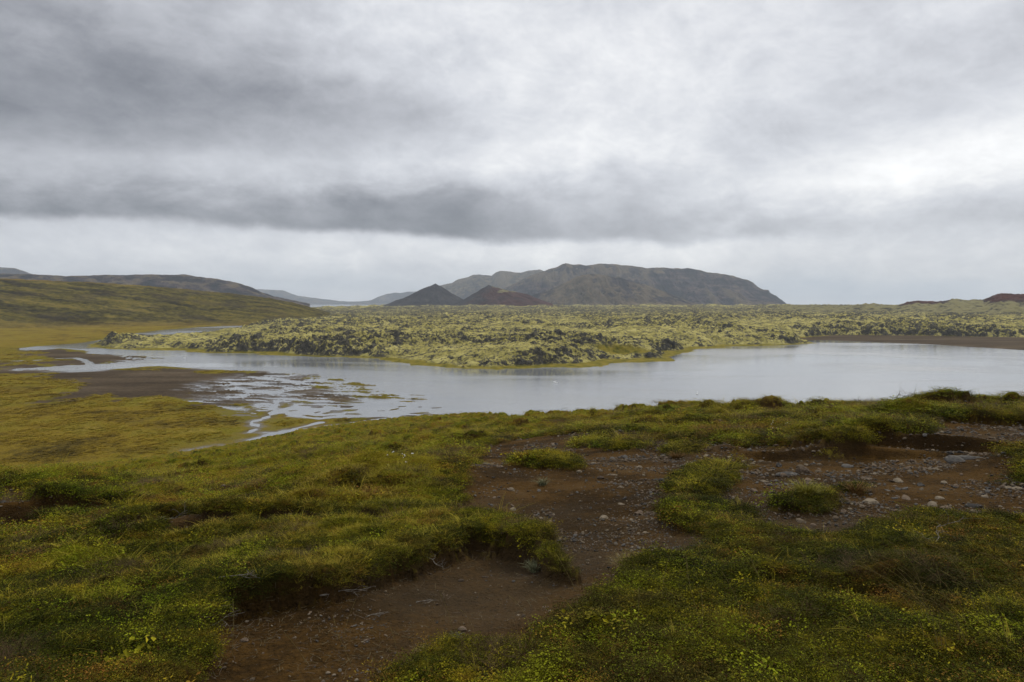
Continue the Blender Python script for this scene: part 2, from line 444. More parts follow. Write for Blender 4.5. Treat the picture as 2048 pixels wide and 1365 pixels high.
def build_ground():
    az = az_array(-178, 178, 1250)
    t = np.concatenate([np.geomspace(.5, 2.4, 14, endpoint=False), np.geomspace(2.4, 70, 900, endpoint=False), np.geomspace(70, 330, 260)])
    X, Y, A, D = polar(az, t)
    Z, sd, turf = hill(X, Y, True)
    behind = ss(R(80), R(120), np.abs(A))
    Z = Z * (1 - behind) + (CAMZ - 1.5 + fbm(X, Y, 3., 3) * .15) * behind
    Z = np.maximum(Z, -3.0 + 0 * Z)
    marsh = ss(5.5, .5, Z + fbm(X, Y, 9, 3) * 2.2)
    return grid_mesh('ground', X, Y, Z, (turf, marsh, ss(-.4, .8, sd)), M_ground, wrap=False)

# ------------------------------------------------------------------ materials of the land
HEATH = [(0.32, (.028, .034, .002)), (0.41, (.072, .078, .004)), (0.48, (.145, .138, .006)), (0.55, (.250, .198, .008)), (0.61, (.160, .070, .012)), (0.70, (.290, .215, .014))]
def veg_color(t, p, fine=True, bias=0.0):
    a = t.noise(p, 0.55, 5, .6, .4)
    b = t.noise(t.vadd(p, (13.0, 7.0, 3.0)), 3.2, 4, .65)
    f = (a * 0.62 + b * 0.40 - .5) * 1.35 + .5 + bias
    c = t.ramp(f, HEATH)
    g = t.noise(t.vadd(p, (40.0, 0.0, 0.0)), 0.28, 4, .55)
    c = t.mix(g.sstep(.50, .64) * .6, c, (.215, .175, .008))
    r = t.noise(t.vadd(p, (0.0, 60.0, 0.0)), 1.1, 4, .6)
    c = t.mix(r.sstep(.53, .66) * .65, c, (.075, .038, .014))
    return c
def marsh_color(t, p):
    a = t.noise(p, 0.035, 6, .6, .5); b = t.noise(t.vmul(p, (1, .6, 1)), 0.55, 8, .80)
    c = t.ramp((a * .55 + b * .45 - .5) * 1.5 + .5, [(.34, (.050, .036, .008)), (.43, (.130, .090, .012)), (.51, (.215, .148, .016)), (.58, (.160, .128, .012)), (.68, (.280, .200, .040))])
    d = t.noise(t.vadd(t.vmul(p, (1, .5, 1)), (90., 0., 0.)), .10, 6, .68)
    return t.mix(d.sstep(.53, .66) * .5, c, (.085, .062, .018))
def soil_color(t, p):
    a = t.noise(p, 0.7, 5, .6); b = t.noise(p, 14.0, 5, .7); c3 = t.noise(t.vadd(p, (5., 9., 0.)), 60.0, 3, .6)
    c = t.ramp(a * .55 + b * .30 + c3 * .15, [(.34, (.016, .009, .003)), (.46, (.038, .021, .006)), (.55, (.080, .042, .010)), (.68, (.095, .060, .026))])
    return c, b, c3
def m_ground(t, p):
    P = t.pos(); turf, marsh, deep = t.masks()
    veg = veg_color(t, P); soil, sb, sf = soil_color(t, P)
    grey = t.noise(t.vadd(P, (70., 0., 0.)), .22, 4, .5)
    soil = t.mix(grey.sstep(.50, .62) * .6, soil, (.064, .046, .027))
    c = t.mix(turf, soil, t.mix(.35, veg, (.03, .03, .008)))
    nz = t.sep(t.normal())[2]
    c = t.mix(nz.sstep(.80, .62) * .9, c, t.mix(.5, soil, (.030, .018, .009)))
    c = t.mix(marsh, c, marsh_color(t, P))
    peb = t.voro(P, 26.0)
    h = sb * .9 + sf * .45 + peb.sstep(0.0, .5) * -.35
    tv = t.noise(P, 22.0, 5, .7) * .9
    hh = turf * tv + (1.0 - turf) * h
    return {'Base Color': c, 'Roughness': .95, 'Normal': t.bump(hh, .06, 1.0)}
def m_floor(t, p):
    P = t.pos(); mud, wet, yel = t.masks()
    g = marsh_color(t, P)
    g = t.mix(yel * .7, g, (.140, .125, .008))
    a = t.noise(t.vmul(P, (.35, 1, 1)), .05, 6, .6); b = t.noise(P, .8, 5, .65)
    m = t.ramp(a * .6 + b * .4, [(.36, (.034, .024, .014)), (.48, (.060, .043, .026)), (.58, (.092, .068, .042)), (.70, (.150, .118, .078))])
    c = t.mix(mud, g, m)
    c = t.mix(wet * .45, c, (.035, .030, .026))
    bm = t.noise(P, .9, 6, .7)
    return {'Base Color': c, 'Roughness': wet.sstep(0., 1., .95, .38), 'Specular IOR Level': wet * .45 + .03, 'Normal': t.bump(bm, 1.0, (1.0 - mud) * .9 + .10)}
def m_lava(t, p):
    P = t.pos(); rock, rim, red = t.masks()
    n1 = t.noise(P, .05, 5, .6); n2 = t.noise(P, .45, 5, .7); n3 = t.noise(P, 1.6, 4, .7)
    moss = t.ramp(n1 * .45 + n2 * .35 + n3 * .2, [(.36, (.150, .132, .036)), (.46, (.300, .262, .076)), (.54, (.460, .400, .130)), (.64, (.560, .490, .200))])
    dk = t.ramp(n2 * .5 + n3 * .5, [(.36, (.014, .013, .012)), (.48, (.042, .039, .034)), (.58, (.110, .102, .080)), (.70, (.18, .17, .12))])
    nz = t.sep(t.normal())[2]
    up = nz.sstep(.55, .86)
    spot = t.noise(t.vadd(P, (33., 0., 0.)), .42, 7, .78)
    f = (rock * .85 + .10 + (spot - .5) * 4.2 + (n3 - .5) * 2.0 + (1.0 - up) * .35)
    c = t.mix(f.sstep(.36, .56), moss, dk)
    gr = t.ramp(t.noise(P, .2, 4, .6), [(.35, (.10, .095, .015)), (.5, (.20, .165, .025)), (.65, (.26, .20, .035))])
    c = t.mix(rim, c, gr)
    c = t.mix(red, c, (.150, .082, .030))
    return {'Base Color': c, 'Roughness': .95, 'Normal': t.bump(n3 * .5 + n2 * 1.0 + spot * 1.2, 1.1, .9)}
def m_hill(t, p):
    P = t.pos(); bare, gold, _ = t.masks()
    st = t.noise(t.vmul(P, (.45, 1.6, 2.2)), .022, 7, .66, .6); n = t.noise(P, .12, 6, .68)
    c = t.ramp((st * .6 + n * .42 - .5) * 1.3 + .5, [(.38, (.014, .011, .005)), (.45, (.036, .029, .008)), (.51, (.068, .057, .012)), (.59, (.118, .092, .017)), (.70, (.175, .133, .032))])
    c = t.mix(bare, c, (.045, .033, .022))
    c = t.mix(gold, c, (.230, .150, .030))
    return {'Base Color': c, 'Roughness': .95, 'Normal': t.bump(n, 3.0, .9)}
def m_mount(t, p):
    P = t.pos(); rock, green, lite = t.masks()
    n = t.noise(P, .012, 7, .66); v = t.noise(t.vmul(P, (1., .5, .18)), .014, 7, .68); l = t.noise(t.vmul(P, (.25, .25, 3.)), .012, 5, .6)
    c = t.ramp((v * .45 + l * .35 + n * .25 - .525) * 1.9 + .5, [(.36, (.006, .006, .009)), (.48, (.026, .020, .024)), (.58, (.082, .056, .050)), (.70, (.150, .108, .086))])
    nz = t.sep(t.normal())[2]
    g = t.ramp(n, [(.40, (.042, .034, .020)), (.52, (.092, .070, .040)), (.62, (.175, .128, .070))])
    c = t.mix((green * 1.1 + (n - .5) * 2.4 + (v - .5) * 1.2 + (rock - .5) * 1.1).sstep(.3, .65), c, g)
    c = t.mix(rock.sstep(.54, .28) * .95, c, (.012, .011, .012))  # gully shading put into the colour: hollows of the relief painted dark
    c = t.mix(rock.sstep(.68, .86) * .75, c, (.150, .112, .066))  # bright half of the painted gully shading, along the spurs
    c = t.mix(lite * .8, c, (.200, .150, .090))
    return {'Base Color': c, 'Roughness': .95, 'Normal': t.bump(v, 90.0, 1.0)}
def m_cone(t, p):
    P = t.pos(); red, moss, _ = t.masks()
    n = t.noise(P, .02, 6, .62); v = t.noise(t.vmul(P, (1., 1., .2)), .06, 5, .65)
    c = t.ramp(n * .5 + v * .5, [(.38, (.022, .021, .024)), (.55, (.042, .039, .040)), (.7, (.075, .066, .055))])
    rd = t.ramp(n * .5 + v * .5, [(.38, (.032, .012, .010)), (.55, (.066, .024, .018)), (.7, (.105, .044, .030))])
    c = t.mix(red, c, rd)
    c = t.mix((moss + (v - .5) * 1.6).sstep(.35, .7), c, (.190, .170, .080))
    return {'Base Color': c, 'Roughness': .95, 'Normal': t.bump(v, 6.0, .6)}
def m_water(t, p):
    P = t.pos()
    a = t.noise(t.vmul(P, (.6, 1.3, 1)), .55, 4, .6); b = t.noise(t.vmul(P, (.5, 1., 1)), 2.2, 3, .6); z = t.noise(t.vmul(P, (.35, 1., 1.)), .012, 4, .55, .6)
    calm = z.sstep(.42, .60)
    rg = calm * .18 + .04
    return {'Base Color': (.19, .20, .205), 'Roughness': rg, 'IOR': 1.60, 'Specular IOR Level': .80,
            'Normal': t.bump(a * .7 + b * .3, .16, calm * .35 + .25)}
M_ground = material('ground_soil_and_turf', m_ground)
M_floor = material('valley_floor', m_floor)
M_lava = material('mossy_lava', m_lava)
M_hill = material('grassy_hill', m_hill)
M_mount = material('mountain_rock', m_mount)
M_cone = material('volcanic_cinder', m_cone)
M_water = material('lake_water', m_water)

# ------------------------------------------------------------------ lake, river flats, marsh
WATER_PX = [(905, 834), (868, 822), (800, 806), (720, 799), (640, 795), (560, 790), (505, 788), (470, 775), (470, 762), (510, 754), (600, 749), (560, 745), (470, 741), (380, 736), (320, 733), (250, 737), (190, 743), (140, 745), (70, 741), (20, 742), (25, 738), (110, 733), (150, 731), (205, 729), (250, 723), (300, 718), (270, 713), (215, 710), (178, 706), (160, 699), (125, 697), (80, 701), (30, 702), (40, 696), (100, 691), (150, 688), (185, 683), (235, 676), (262, 668), (330, 660), (400, 655), (470, 651), (520, 646), (600, 642), (645, 641), (700, 660), (800, 690), (1300, 690), (1590, 682), (1650, 679), (1850, 687), (2048, 699), (2700, 740), (2900, 1000), (1100, 1000)]
MUD_PX = [(0, 738), (200, 737), (640, 748), (700, 790), (880, 830), (760, 848), (640, 828), (560, 815), (545, 820), (513, 826), (444, 821), (417, 809), (350, 803), (290, 801), (230, 808), (171, 812), (116, 808), (147, 790), (125, 785), (95, 772), (103, 757), (60, 752), (-200, 752), (-200, 740)]
MUD2_PX = [(30, 704), (80, 702), (150, 698), (180, 706), (240, 706), (310, 702), (330, 712), (300, 724), (200, 732), (150, 732), (100, 735), (40, 740), (-100, 740), (-100, 728), (60, 728), (110, 722), (60, 712)]
BEACH_PX = [(1560, 684), (1650, 670), (2048, 674), (2900, 690), (2900, 760), (2048, 704), (1850, 692), (1650, 684)]
BAR_PX = [(600, 785), (640, 772), (650, 776), (640, 780), (655, 784), (645, 790), (620, 791)]
STREAMS = [([(880, 832), (800, 836), (720, 846), (660, 853), (600, 860), (545, 870), (505, 882), (470, 893), (430, 903), (385, 916)], 3.4),
           ([(640, 846), (560, 866), (500, 866), (520, 855), (500, 846), (512, 842)], 1.4),
           ([(560, 800), (545, 815), (550, 825), (535, 835), (512, 843)], 2.0),
           ([(600, 808), (570, 822), (590, 832), (640, 838), (700, 832)], 2.0),
           ([(700, 815), (640, 820), (620, 828)], 2.0),
           ([(-100, 724), (60, 722), (115, 718), (150, 716), (172, 722), (185, 732)], 3.5),
           ([(470, 893), (430, 890), (380, 902)], .5)]
W_POLY = plane_pts(WATER_PX); MUD_POLY = plane_pts(MUD_PX); MUD2_POLY = plane_pts(MUD2_PX); BEACH_POLY = plane_pts(BEACH_PX); BAR_POLY = plane_pts(BAR_PX)
STR_W = [(plane_pts(l), w) for l, w in STREAMS]
FAN_C = plane_pts([(600, 800)])[0]; FAN2_C = plane_pts([(790, 815)])[0]; FAN3_C = plane_pts([(530, 768)])[0]; TIP_C = plane_pts([(250, 716)])[0]
def build_floor():
    az = az_array(-178, 178, 1300)
    tt = np.concatenate([np.geomspace(1.2, .3, 10, endpoint=False), np.arange(.3, .012, -.00052), np.geomspace(.0118, .0021, 40)])
    X, Y, A, D = polar(az, CAMZ / tt * 1.0)
    sdw = coarse(X, Y, lambda a, b: sdist(a, b, W_POLY), 3)
    fan = np.exp(-(((X - FAN_C[0]) / 42) ** 2 + ((Y - FAN_C[1]) / 75) ** 2)) * 1.15 + np.exp(-(((X - FAN3_C[0]) / 38) ** 2 + ((Y - FAN3_C[1]) / 48) ** 2)) * .9 + np.exp(-(((X - FAN2_C[0]) / 22) ** 2 + ((Y - FAN2_C[1]) / 26) ** 2)) * .9 + .6 * np.exp(-(((X - TIP_C[0]) / 45) ** 2 + ((Y - TIP_C[1]) / 60) ** 2))
    sk = X * .85 + Y * .25
    nz = fbm(X, Y, 30, 4, .5, 2.) * 5 + fbm(X * .33 + Y * .12, Y * .8 - X * .25, 6, 5, .62, 4.) * 17 * np.clip(fan, 0, 1.1) + fbm(X, Y, 5, 3, .6, 7.) * 1.4
    fm = np.clip(fan, 0, 1)
    br = 1 - 2.6 * np.abs(perlin((X + .5 * Y) / 11 + fbm(X, Y, 14, 2) * .5, (Y - .5 * X) / 9)) + .10
    bs = fbm(X * .28, Y + X * .30, 5, 5, .62, 4.) * 2.2 + .08
    fs = ss(225, 262, D)
    w = sdw * (1 - fm * .93) + fbm(X, Y, 30, 4, .5, 2.) * 5 * ss(900, 500, D) * (1 - fm) + fbm(X, Y, 5, 3, .6, 7.) * 1.2 + fm * (br * (1 - fs) * 3.2 + bs * fs * 6)
    m = ss(250, 200, D)
    for line, wd in STR_W:
        w = np.maximum(w, wd * .62 - coarse(X, Y, lambda a, b: ldist(a, b, line), 2) + fbm(X, Y, 6, 3, .5, 9.) * 1.4)
    bar = sdist(X, Y, BAR_POLY)
    w = np.minimum(w, -bar + fbm(X, Y, 5, 3) * 1.0)
    w = np.where(D > 3300, 50, w)
    z = np.where(w > 0, -np.clip(w * .06, 0, 2.5), np.clip(-w * .05, 0, .55))
    mud = np.maximum(coarse(X, Y, lambda a, b: sdist(a, b, MUD_POLY), 3), coarse(X, Y, lambda a, b: sdist(a, b, MUD2_POLY), 3))
    mud = mud + fbm(X, Y, 22, 5, .62, 14.) * 18 - 3
    beach = coarse(X, Y, lambda a, b: sdist(a, b, BEACH_POLY), 3)
    mm = np.maximum(ss(-2, 3, mud), ss(-3, 4, beach))
    isl = fbm(X, Y, 9, 3, .5, 77.)
    mm = mm * (1 - ss(.05, .2, isl) * fan * ss(260, 215, D))
    mm = np.maximum(mm, ss(2.5, 0, -w) * .75)
    yel = ss(26, 4, -mud) * ss(-6, 0, -mud) * .6 + ss(.15, .4, isl) * np.clip(fan, 0, 1) * .7 + np.exp(-((-w - 7) / 7) ** 2) * .5
    land = w < 0
    z = z + land * (fbm(X, Y, 14, 4, .55, 31.) * .10 + fbm(X, Y, 3, 3, .5, 35.) * .07 * (1 - mm)) * ss(0, 4, -w)
    z = z + land * ss(2, 25, -w) * (1 - mm) * .4
    z = z + ss(0, 30, beach) * .8
    wet = ss(12, 0, -w) * ss(-.5, .3, fbm(X, Y, 16, 3)) * ss(480, 400, D) * np.clip(mm + .2, 0, 1)
    behind = ss(R(70), R(100), np.abs(A)); z = z * (1 - behind) - 2 * behind
    return grid_mesh('valley_floor', X, Y, z, (mm, wet, np.clip(yel, 0, 1)), M_floor)
def disc(name, r0, r1, mat, z, n=180, rings=24):
    az = np.linspace(-np.pi, np.pi, n + 1)
    rr = np.geomspace(max(r0, 20), r1, rings)
    X, Y, A, D = polar(az, rr)
    return grid_mesh(name, X, Y, X * 0 + z, None, mat)

# ------------------------------------------------------------------ lava field
LAVA_PX = [(172, 691), (215, 698), (300, 701), (420, 706), (520, 710), (600, 712), (700, 716), (780, 722), (850, 732), (930, 738), (1050, 738), (1160, 736), (1260, 728), (1330, 722), (1345, 712), (1372, 704), (1400, 698), (1500, 693), (1560, 691), (1640, 687), (1585, 684), (1605, 680), (1640, 675), (1700, 673), (1850, 675), (2048, 678), (3000, 690),
           (3200, 612), (700, 611.5), (640, 618), (560, 632), (515, 637), (530, 641), (645, 640), (660, 643), (600, 648), (520, 653), (470, 662), (400, 670), (330, 677), (260, 684), (212, 683)]
LAVA_POLY = plane_pts(LAVA_PX)
def lava_height(X, Y, D, A):
    sd = coarse(X, Y, lambda a, b: sdist(a, b, LAVA_POLY), 5)
    u = 1024 + F * np.tan(A)
    s = sd + fbm(X, Y, 38, 4, .55, 1.) * 9 * ss(0, 14, np.abs(sd) + 6) + fbm(X, Y, 6, 2) * 1.5
    rimw = 3 + 7 * ss(-.2, .4, fbm(X, Y, 70, 2, .5, 66.)) + 9 * np.exp(-((u - 1230) / 70) ** 2)
    rim = ss(rimw + 1.2, rimw - .8, s)
    q = np.clip(s - rimw, 0, None)
    front = interp(u, [(150, 1.6), (300, 2.4), (420, 3.6), (700, 5.6), (950, 7.6), (1200, 6.5), (1300, 8.5), (1600, 8.5), (2048, 9.0)])
    z = np.clip(s * .12, -1.5, .8) + front * (1 - np.exp(-q / interp(u, [(1300, 13.0), (1700, 34.0)]))) + ss(0, 10, q) * 0
    rise = interp(D, [(300, 0), (600, 1.0), (1200, 5.0), (2400, 10.5), (3200, 10.0), (4200, 3.0)])
    lowl = interp(u, [(500, .70), (760, .80), (850, 1.0), (1600, 1.0), (1800, .95)])
    z = z + rise * lowl * ss(0, 60, q)
    f = ss(0, 10, q)
    crag = ridged(X, Y, 26, 4, .55, 3.)
    patch = ss(-.25, .35, fbm(X, Y, 120, 3, .5, 19.))
    amp = (.45 + .85 * patch) * (1 + .5 * np.exp(-q / 30))
    z = z + f * (fbm(X, Y, 85, 3, .5, 8.) * 3.2 + (crag - .45) * 3.4 * amp + np.abs(fbm(X, Y, 9, 3, .6, 28.)) * 2.3 * amp + ridged(X, Y, 4.0, 3, .6, 38.) * 1.3 * amp)
    z = z + f * ss(1400, 2400, D) * np.maximum(fbm(X, Y, 110, 3, .5, 91.) - .22, 0) * 11
    rock = .30 * patch + .04 + (crag - .35) * .40 + np.abs(fbm(X, Y, 4.5, 4, .65, 48.)) * .5 - .12 + np.exp(-q / 15) * .14 * interp(u, [(1300, 1), (1650, .35)]) + fbm(X, Y, 9, 3, .6, 28.) * .55 + .30 * ss(700, 1500, D) * ss(2800, 2000, D)
    # rusty outcrop and a bare band
    ox, oy = plane_pts([(820, 655)])[0]
    redm = np.exp(-(((X - ox) / 22) ** 2 + ((Y - oy) / 60) ** 2)) * .0
    gx, gy = plane_pts([(1250, 716)])[0]
    grassy = np.exp(-(((X - gx) / 22) ** 2 + ((Y - gy) / 12) ** 2))
    z = z * (1 - .8 * np.clip(grassy, 0, 1)) + .5 * np.clip(grassy, 0, 1)
    rim = np.maximum(rim, ss(.25, .6, grassy))
    return z, np.clip(rock, 0, 1), rim, redm, s
def build_lava():
    az = az_array(-48, 56, 1350)
    d = np.concatenate([np.geomspace(335, 1200, 760, endpoint=False), np.geomspace(1200, 4400, 240)])
    X, Y, A, D = polar(az, d)
    z, rock, rim, red, s = lava_height(X, Y, D, A)
    z = np.where(s < -4, -4.0, z)
    return grid_mesh('lava_field', X, Y, z, (rock, rim, red), M_lava)

# ------------------------------------------------------------------ hills and mountains
def ridge_mesh(name, sky_px, D, w_front, w_back, mat, base=0.0, nrow=160, ncol=600, prof='slope', crest_noise=2.0, gully=0.0, gscale=200., maskfn=None, seed=0., shape=None, base_fn=None):
    """a range whose crest stands D metres away; the crest height comes from the traced skyline"""
    px = np.array([p[0] for p in sky_px], float); py = np.array([p[1] for p in sky_px], float)
    azs = np.array([az_el(a, b)[0] for a, b in sky_px]); els = np.array([az_el(a, b)[1] for a, b in sky_px])
    az = np.linspace(azs[0], azs[-1], ncol)
    zc = CAMZ + D * np.tan(np.interp(az, azs, els))
    r = np.concatenate([np.linspace(-1, 0, nrow), np.linspace(0, 1, nrow // 3)[1:]])
    Dv = D + np.where(r < 0, r * w_front, r * w_back)
    X, Y, A, DD = polar(az, Dv)
    ZC = np.broadcast_to(zc, X.shape); RR = np.broadcast_to(r[:, None], X.shape)
    t = 1 - np.abs(RR)
    p = shape(t, RR, A) if shape else t
    endf = np.clip(np.minimum(np.arange(ncol), np.arange(ncol)[::-1]) / 4.0, 0, 1)
    Z = base + (ZC - base) * p
    att = np.clip(np.abs(RR) * 6, 0, 1) * np.clip(t * 5, 0, 1)
    if gully: Z = Z - gully * att * (1 - ridged(X, Y * .18 if prof == 'gully' else Y, gscale, 4, .55, seed)) * np.clip((ZC - base) / (np.max(zc) - base + 1e-6), .15, 1)
    Z = Z + fbm(X, Y, gscale * .25, 4, .55, seed + 5) * crest_noise * np.clip(t * 8, 0, 1)
    mk = maskfn(X, Y, Z, t, RR, A) if maskfn else (X * 0, X * 0, X * 0)
    if gully and mat is M_mount: mk = (np.clip(ridged(X, Y * .18 if prof == 'gully' else Y, gscale, 4, .55, seed), 0, 1),) + tuple(mk[1:])
    return grid_mesh(name, X, Y, Z, mk, mat)
def pxcol(A): return 1024 + F * np.tan(A)

def build_hills():
    # grassy hillside on the left, its foot at the edge of the flats
    sky = [(-700, 556), (-300, 553), (0, 558), (100, 562), (200, 566), (300, 573), (400, 582), (480, 590), (540, 597), (590, 607), (640, 620), (660, 627)]
    def shp(t, RR, A):
        f = .10 * t + .90 * ss(0, 1.0, t) ** 1.0
        return np.where(RR < 0, f, np.sin(t * np.pi / 2))
    def mk(X, Y, Z, t, RR, A):
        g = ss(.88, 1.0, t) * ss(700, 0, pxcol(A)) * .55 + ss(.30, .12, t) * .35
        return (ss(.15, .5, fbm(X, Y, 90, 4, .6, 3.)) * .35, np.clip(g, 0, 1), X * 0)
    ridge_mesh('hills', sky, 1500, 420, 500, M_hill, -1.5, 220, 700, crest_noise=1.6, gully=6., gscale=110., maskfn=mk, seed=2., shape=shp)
    # hill on the right with the red cinder knob
    sky = [(1560, 613), (1640, 611), (1700, 612), (1730, 609), (1760, 610), (1792, 613), (1815, 606), (1835, 603), (1885, 604.5), (1903, 599.5), (1935, 602), (1966, 600), (1985, 593), (2002, 588), (2048, 590), (2150, 586), (2300, 590), (2600, 600)]
    def shp2(t, RR, A): return np.where(RR < 0, .25 * t + .75 * ss(0, 1, t) ** 1.3, np.sin(t * np.pi / 2))
    def mk2(X, Y, Z, t, RR, A):
        u = pxcol(A) + fbm(X, Y, 30, 3) * 12
        red = ss(.80, .92, t + fbm(X, Y, 40, 3) * .05) * (ss(1790, 1815, u) * ss(1905, 1870, u)) + ss(.62, .80, t + fbm(X, Y, 40, 3) * .05) * ss(1960, 1990, u)
        return (np.clip(red, 0, 1), np.clip(.66 - red, 0, 1), X * 0)
    ridge_mesh('hills', sky, 1750, 620, 400, M_cone, 5.0, 170, 500, crest_noise=3.2, gully=4., gscale=70., maskfn=mk2, seed=4., shape=shp2)
    # dark plateau behind the left hill
    sky = [(-700, 560), (-300, 552), (0, 548), (60, 549), (130, 553), (200, 551), (250, 550.5), (300, 549.5), (375, 551), (430, 558), (465, 564), (480, 568), (505, 576), (525, 586), (545, 592), (570, 598), (620, 608)]
    def cliff(t, RR, A): return np.where(RR < 0, .45 * ss(0, .55, t) + .55 * ss(.45, .95, t), np.sin(t * np.pi / 2))
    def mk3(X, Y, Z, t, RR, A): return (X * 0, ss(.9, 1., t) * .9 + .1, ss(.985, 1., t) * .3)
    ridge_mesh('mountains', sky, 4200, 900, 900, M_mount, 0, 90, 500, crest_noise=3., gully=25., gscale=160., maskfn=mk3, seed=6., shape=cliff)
    ridge_mesh('mountains', [(-700, 520), (-200, 528), (0, 535), (30, 537), (62, 548), (120, 560), (200, 575)], 8500, 900, 900, M_mount, 0, 50, 200, crest_noise=4., gully=25., gscale=300., maskfn=mk3, seed=7., shape=cliff)
    ridge_mesh('mountains', [(330, 556), (352, 550.5), (370, 549), (385, 552), (420, 562)], 7000, 700, 700, M_mount, 0, 40, 80, crest_noise=3., gully=15., gscale=300., maskfn=mk3, seed=7.5, shape=cliff)
    # pale far ranges over the fjord
    ridge_mesh('mountains', [(430, 575), (520, 579), (548, 580), (566, 581), (580, 587), (596, 592), (640, 598), (680, 602.5), (720, 605), (790, 605.5)], 15500, 1400, 1400, M_mount, 0, 60, 300, crest_noise=7., gully=45., gscale=700., maskfn=mk3, seed=8., shape=cliff)
    ridge_mesh('mountains', [(700, 604.5), (740, 602), (757, 594), (775, 588), (790, 585.5), (800, 587), (815, 584), (840, 583), (870, 578), (930, 580)], 14500, 1500, 1500, M_mount, 0, 60, 300, crest_noise=8., gully=50., gscale=650., maskfn=mk3, seed=9., shape=cliff)
    # shoulder of the massif, further back
    sky = [(780, 610), (806, 605), (832, 592), (852, 580), (868, 573.5), (884, 570.5), (905, 566), (918, 559), (935, 555), (948, 550), (958, 548.5), (970, 550.5), (983, 553), (990, 547), (1000, 543), (1020, 544), (1040, 546), (1060, 542), (1078, 539.5), (1090, 544), (1130, 548), (1200, 555), (1260, 570)]
    def mkb(X, Y, Z, t, RR, A): return (X * 0, .25 + .3 * ss(.3, .6, t), X * 0)
    ridge_mesh('mountains', sky, 8600, 1900, 1200, M_mount, 0, 140, 500, prof='gully', crest_noise=8., gully=120., gscale=520., maskfn=mkb, seed=10., shape=cliff)
    # the massif itself
    sky = [(940, 606), (985, 588), (1010, 577), (1040, 562), (1060, 552), (1080, 545.5), (1100, 538), (1116, 534), (1124, 528.5), (1132, 526.5), (1146, 530), (1160, 529.5), (1168, 531.5), (1180, 530), (1200, 528.5), (1225, 528.5), (1245, 530.5), (1270, 533), (1290, 536.5), (1306, 535.5), (1345, 536.5), (1385, 538), (1402, 541), (1415, 546), (1445, 547.5), (1462, 552), (1482, 557), (1497, 561), (1507, 567), (1515, 574), (1526, 580), (1537, 581), (1540, 586), (1552, 592), (1562, 600), (1573, 608), (1590, 611)]
    def massif(t, RR, A):
        b = .40 * ss(0, .5, t) + .60 * ss(.34, 1.0, t) ** .9
        return np.where(RR < 0, b, np.sin(t * np.pi / 2))
    def mkm(X, Y, Z, t, RR, A):
        return (X * 0, ss(.45, .1, t) * .55 + ss(.92, 1., t) * .7 + .02, X * 0)
    ridge_mesh('mountains', sky, 6300, 1500, 1400, M_mount, 0, 240, 1000, prof='gully', crest_noise=6., gully=210., gscale=360., maskfn=mkm, seed=12., shape=massif)
    # the spur standing out in front of it
    sky = [(1005, 609), (1040, 600), (1075, 588), (1100, 580), (1130, 566), (1150, 556), (1165, 550), (1185, 549), (1215, 551), (1240, 556), (1262, 562), (1290, 570), (1310, 578), (1340, 588), (1365, 597), (1385, 604), (1410, 611)]
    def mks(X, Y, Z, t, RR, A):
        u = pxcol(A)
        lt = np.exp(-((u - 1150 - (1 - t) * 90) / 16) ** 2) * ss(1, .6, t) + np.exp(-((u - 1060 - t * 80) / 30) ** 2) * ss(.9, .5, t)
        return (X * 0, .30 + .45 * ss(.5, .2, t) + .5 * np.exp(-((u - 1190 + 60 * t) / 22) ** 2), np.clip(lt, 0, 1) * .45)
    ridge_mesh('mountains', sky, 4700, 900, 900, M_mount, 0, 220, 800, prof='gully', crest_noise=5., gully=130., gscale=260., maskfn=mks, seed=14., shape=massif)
    # two volcanic cones
    def coneshape(t, RR, A): return np.where(RR < 0, .25 * t + .75 * t ** 1.35, t)
    def cone(peak, left, right, D, redder, seed):
        a0, e0 = az_el(*peak); h = D * math.tan(e0) + CAMZ
        cx, cy = D * math.sin(a0), D * math.cos(a0)
        n, m = 90, 260
        th = np.linspace(0, 2 * np.pi, m + 1)[:-1]; rr = np.linspace(0, 1, n)
        TH, RRR = np.meshgrid(th, rr)
        side = -np.cos(TH - (-a0))         # -1 right, +1 left
        rl = (az_el(*peak)[0] - az_el(*left)[0]) * D * 1.42; rg = (az_el(*right)[0] - az_el(*peak)[0]) * D * 1.42
        rad = rl + (rg - rl) * (np.cos(TH + a0) * .5 + .5)
        X = cx + RRR * rad * np.cos(TH); Y = cy + RRR * rad * np.sin(TH)
        t = 1 - RRR
        prof = .80 * t + .20 * t ** 2.2
        top = interp(RRR.ravel(), [(0, -.02), (.05, .015), (.10, 0)]).reshape(RRR.shape)
        lean = np.exp(-((RRR - .42) / .22) ** 2) * ss(-.2, .9, np.cos(TH + a0)) * .10 * (1 if redder else 0)
        Z = -2 + (h + 2) * (prof + np.where(RRR < .1, -.015, 0) + lean) + fbm(X, Y, 60, 4, .5, seed) * 4 * np.clip(RRR * 5, 0, 1) * np.clip(t * 6, 0, 1)
        Z = Z - (1 - ridged(TH * 5, RRR * 1.2, 1.0, 3, .5, seed)) * 5 * np.sin(np.pi * np.clip(RRR, 0, 1))
        rs = np.cos(TH + a0) + fbm(X, Y, 60, 3) * .6
        red = .75 * ss(-.9, .6, rs) * ss(.04, .14, RRR) if redder else X * 0
        moss = ss(.65, 1., RRR) * .45 * (1 - red) + (ss(.4, .9, np.sin(TH) * 0 + rs) * ss(.22, .1, np.abs(RRR - .18)) * .55 if redder else 0) + .10
        return grid_mesh('volcanic_cone', X, Y, Z, (red, np.clip(moss, 0, 1), X * 0), M_cone, wrap=True)
    o = cone((871, 566.5), (776, 606), (944, 606), 3300, False, 3.)
    o2 = cone((977, 569.5), (908, 606), (1106, 606), 3000, True, 5.)

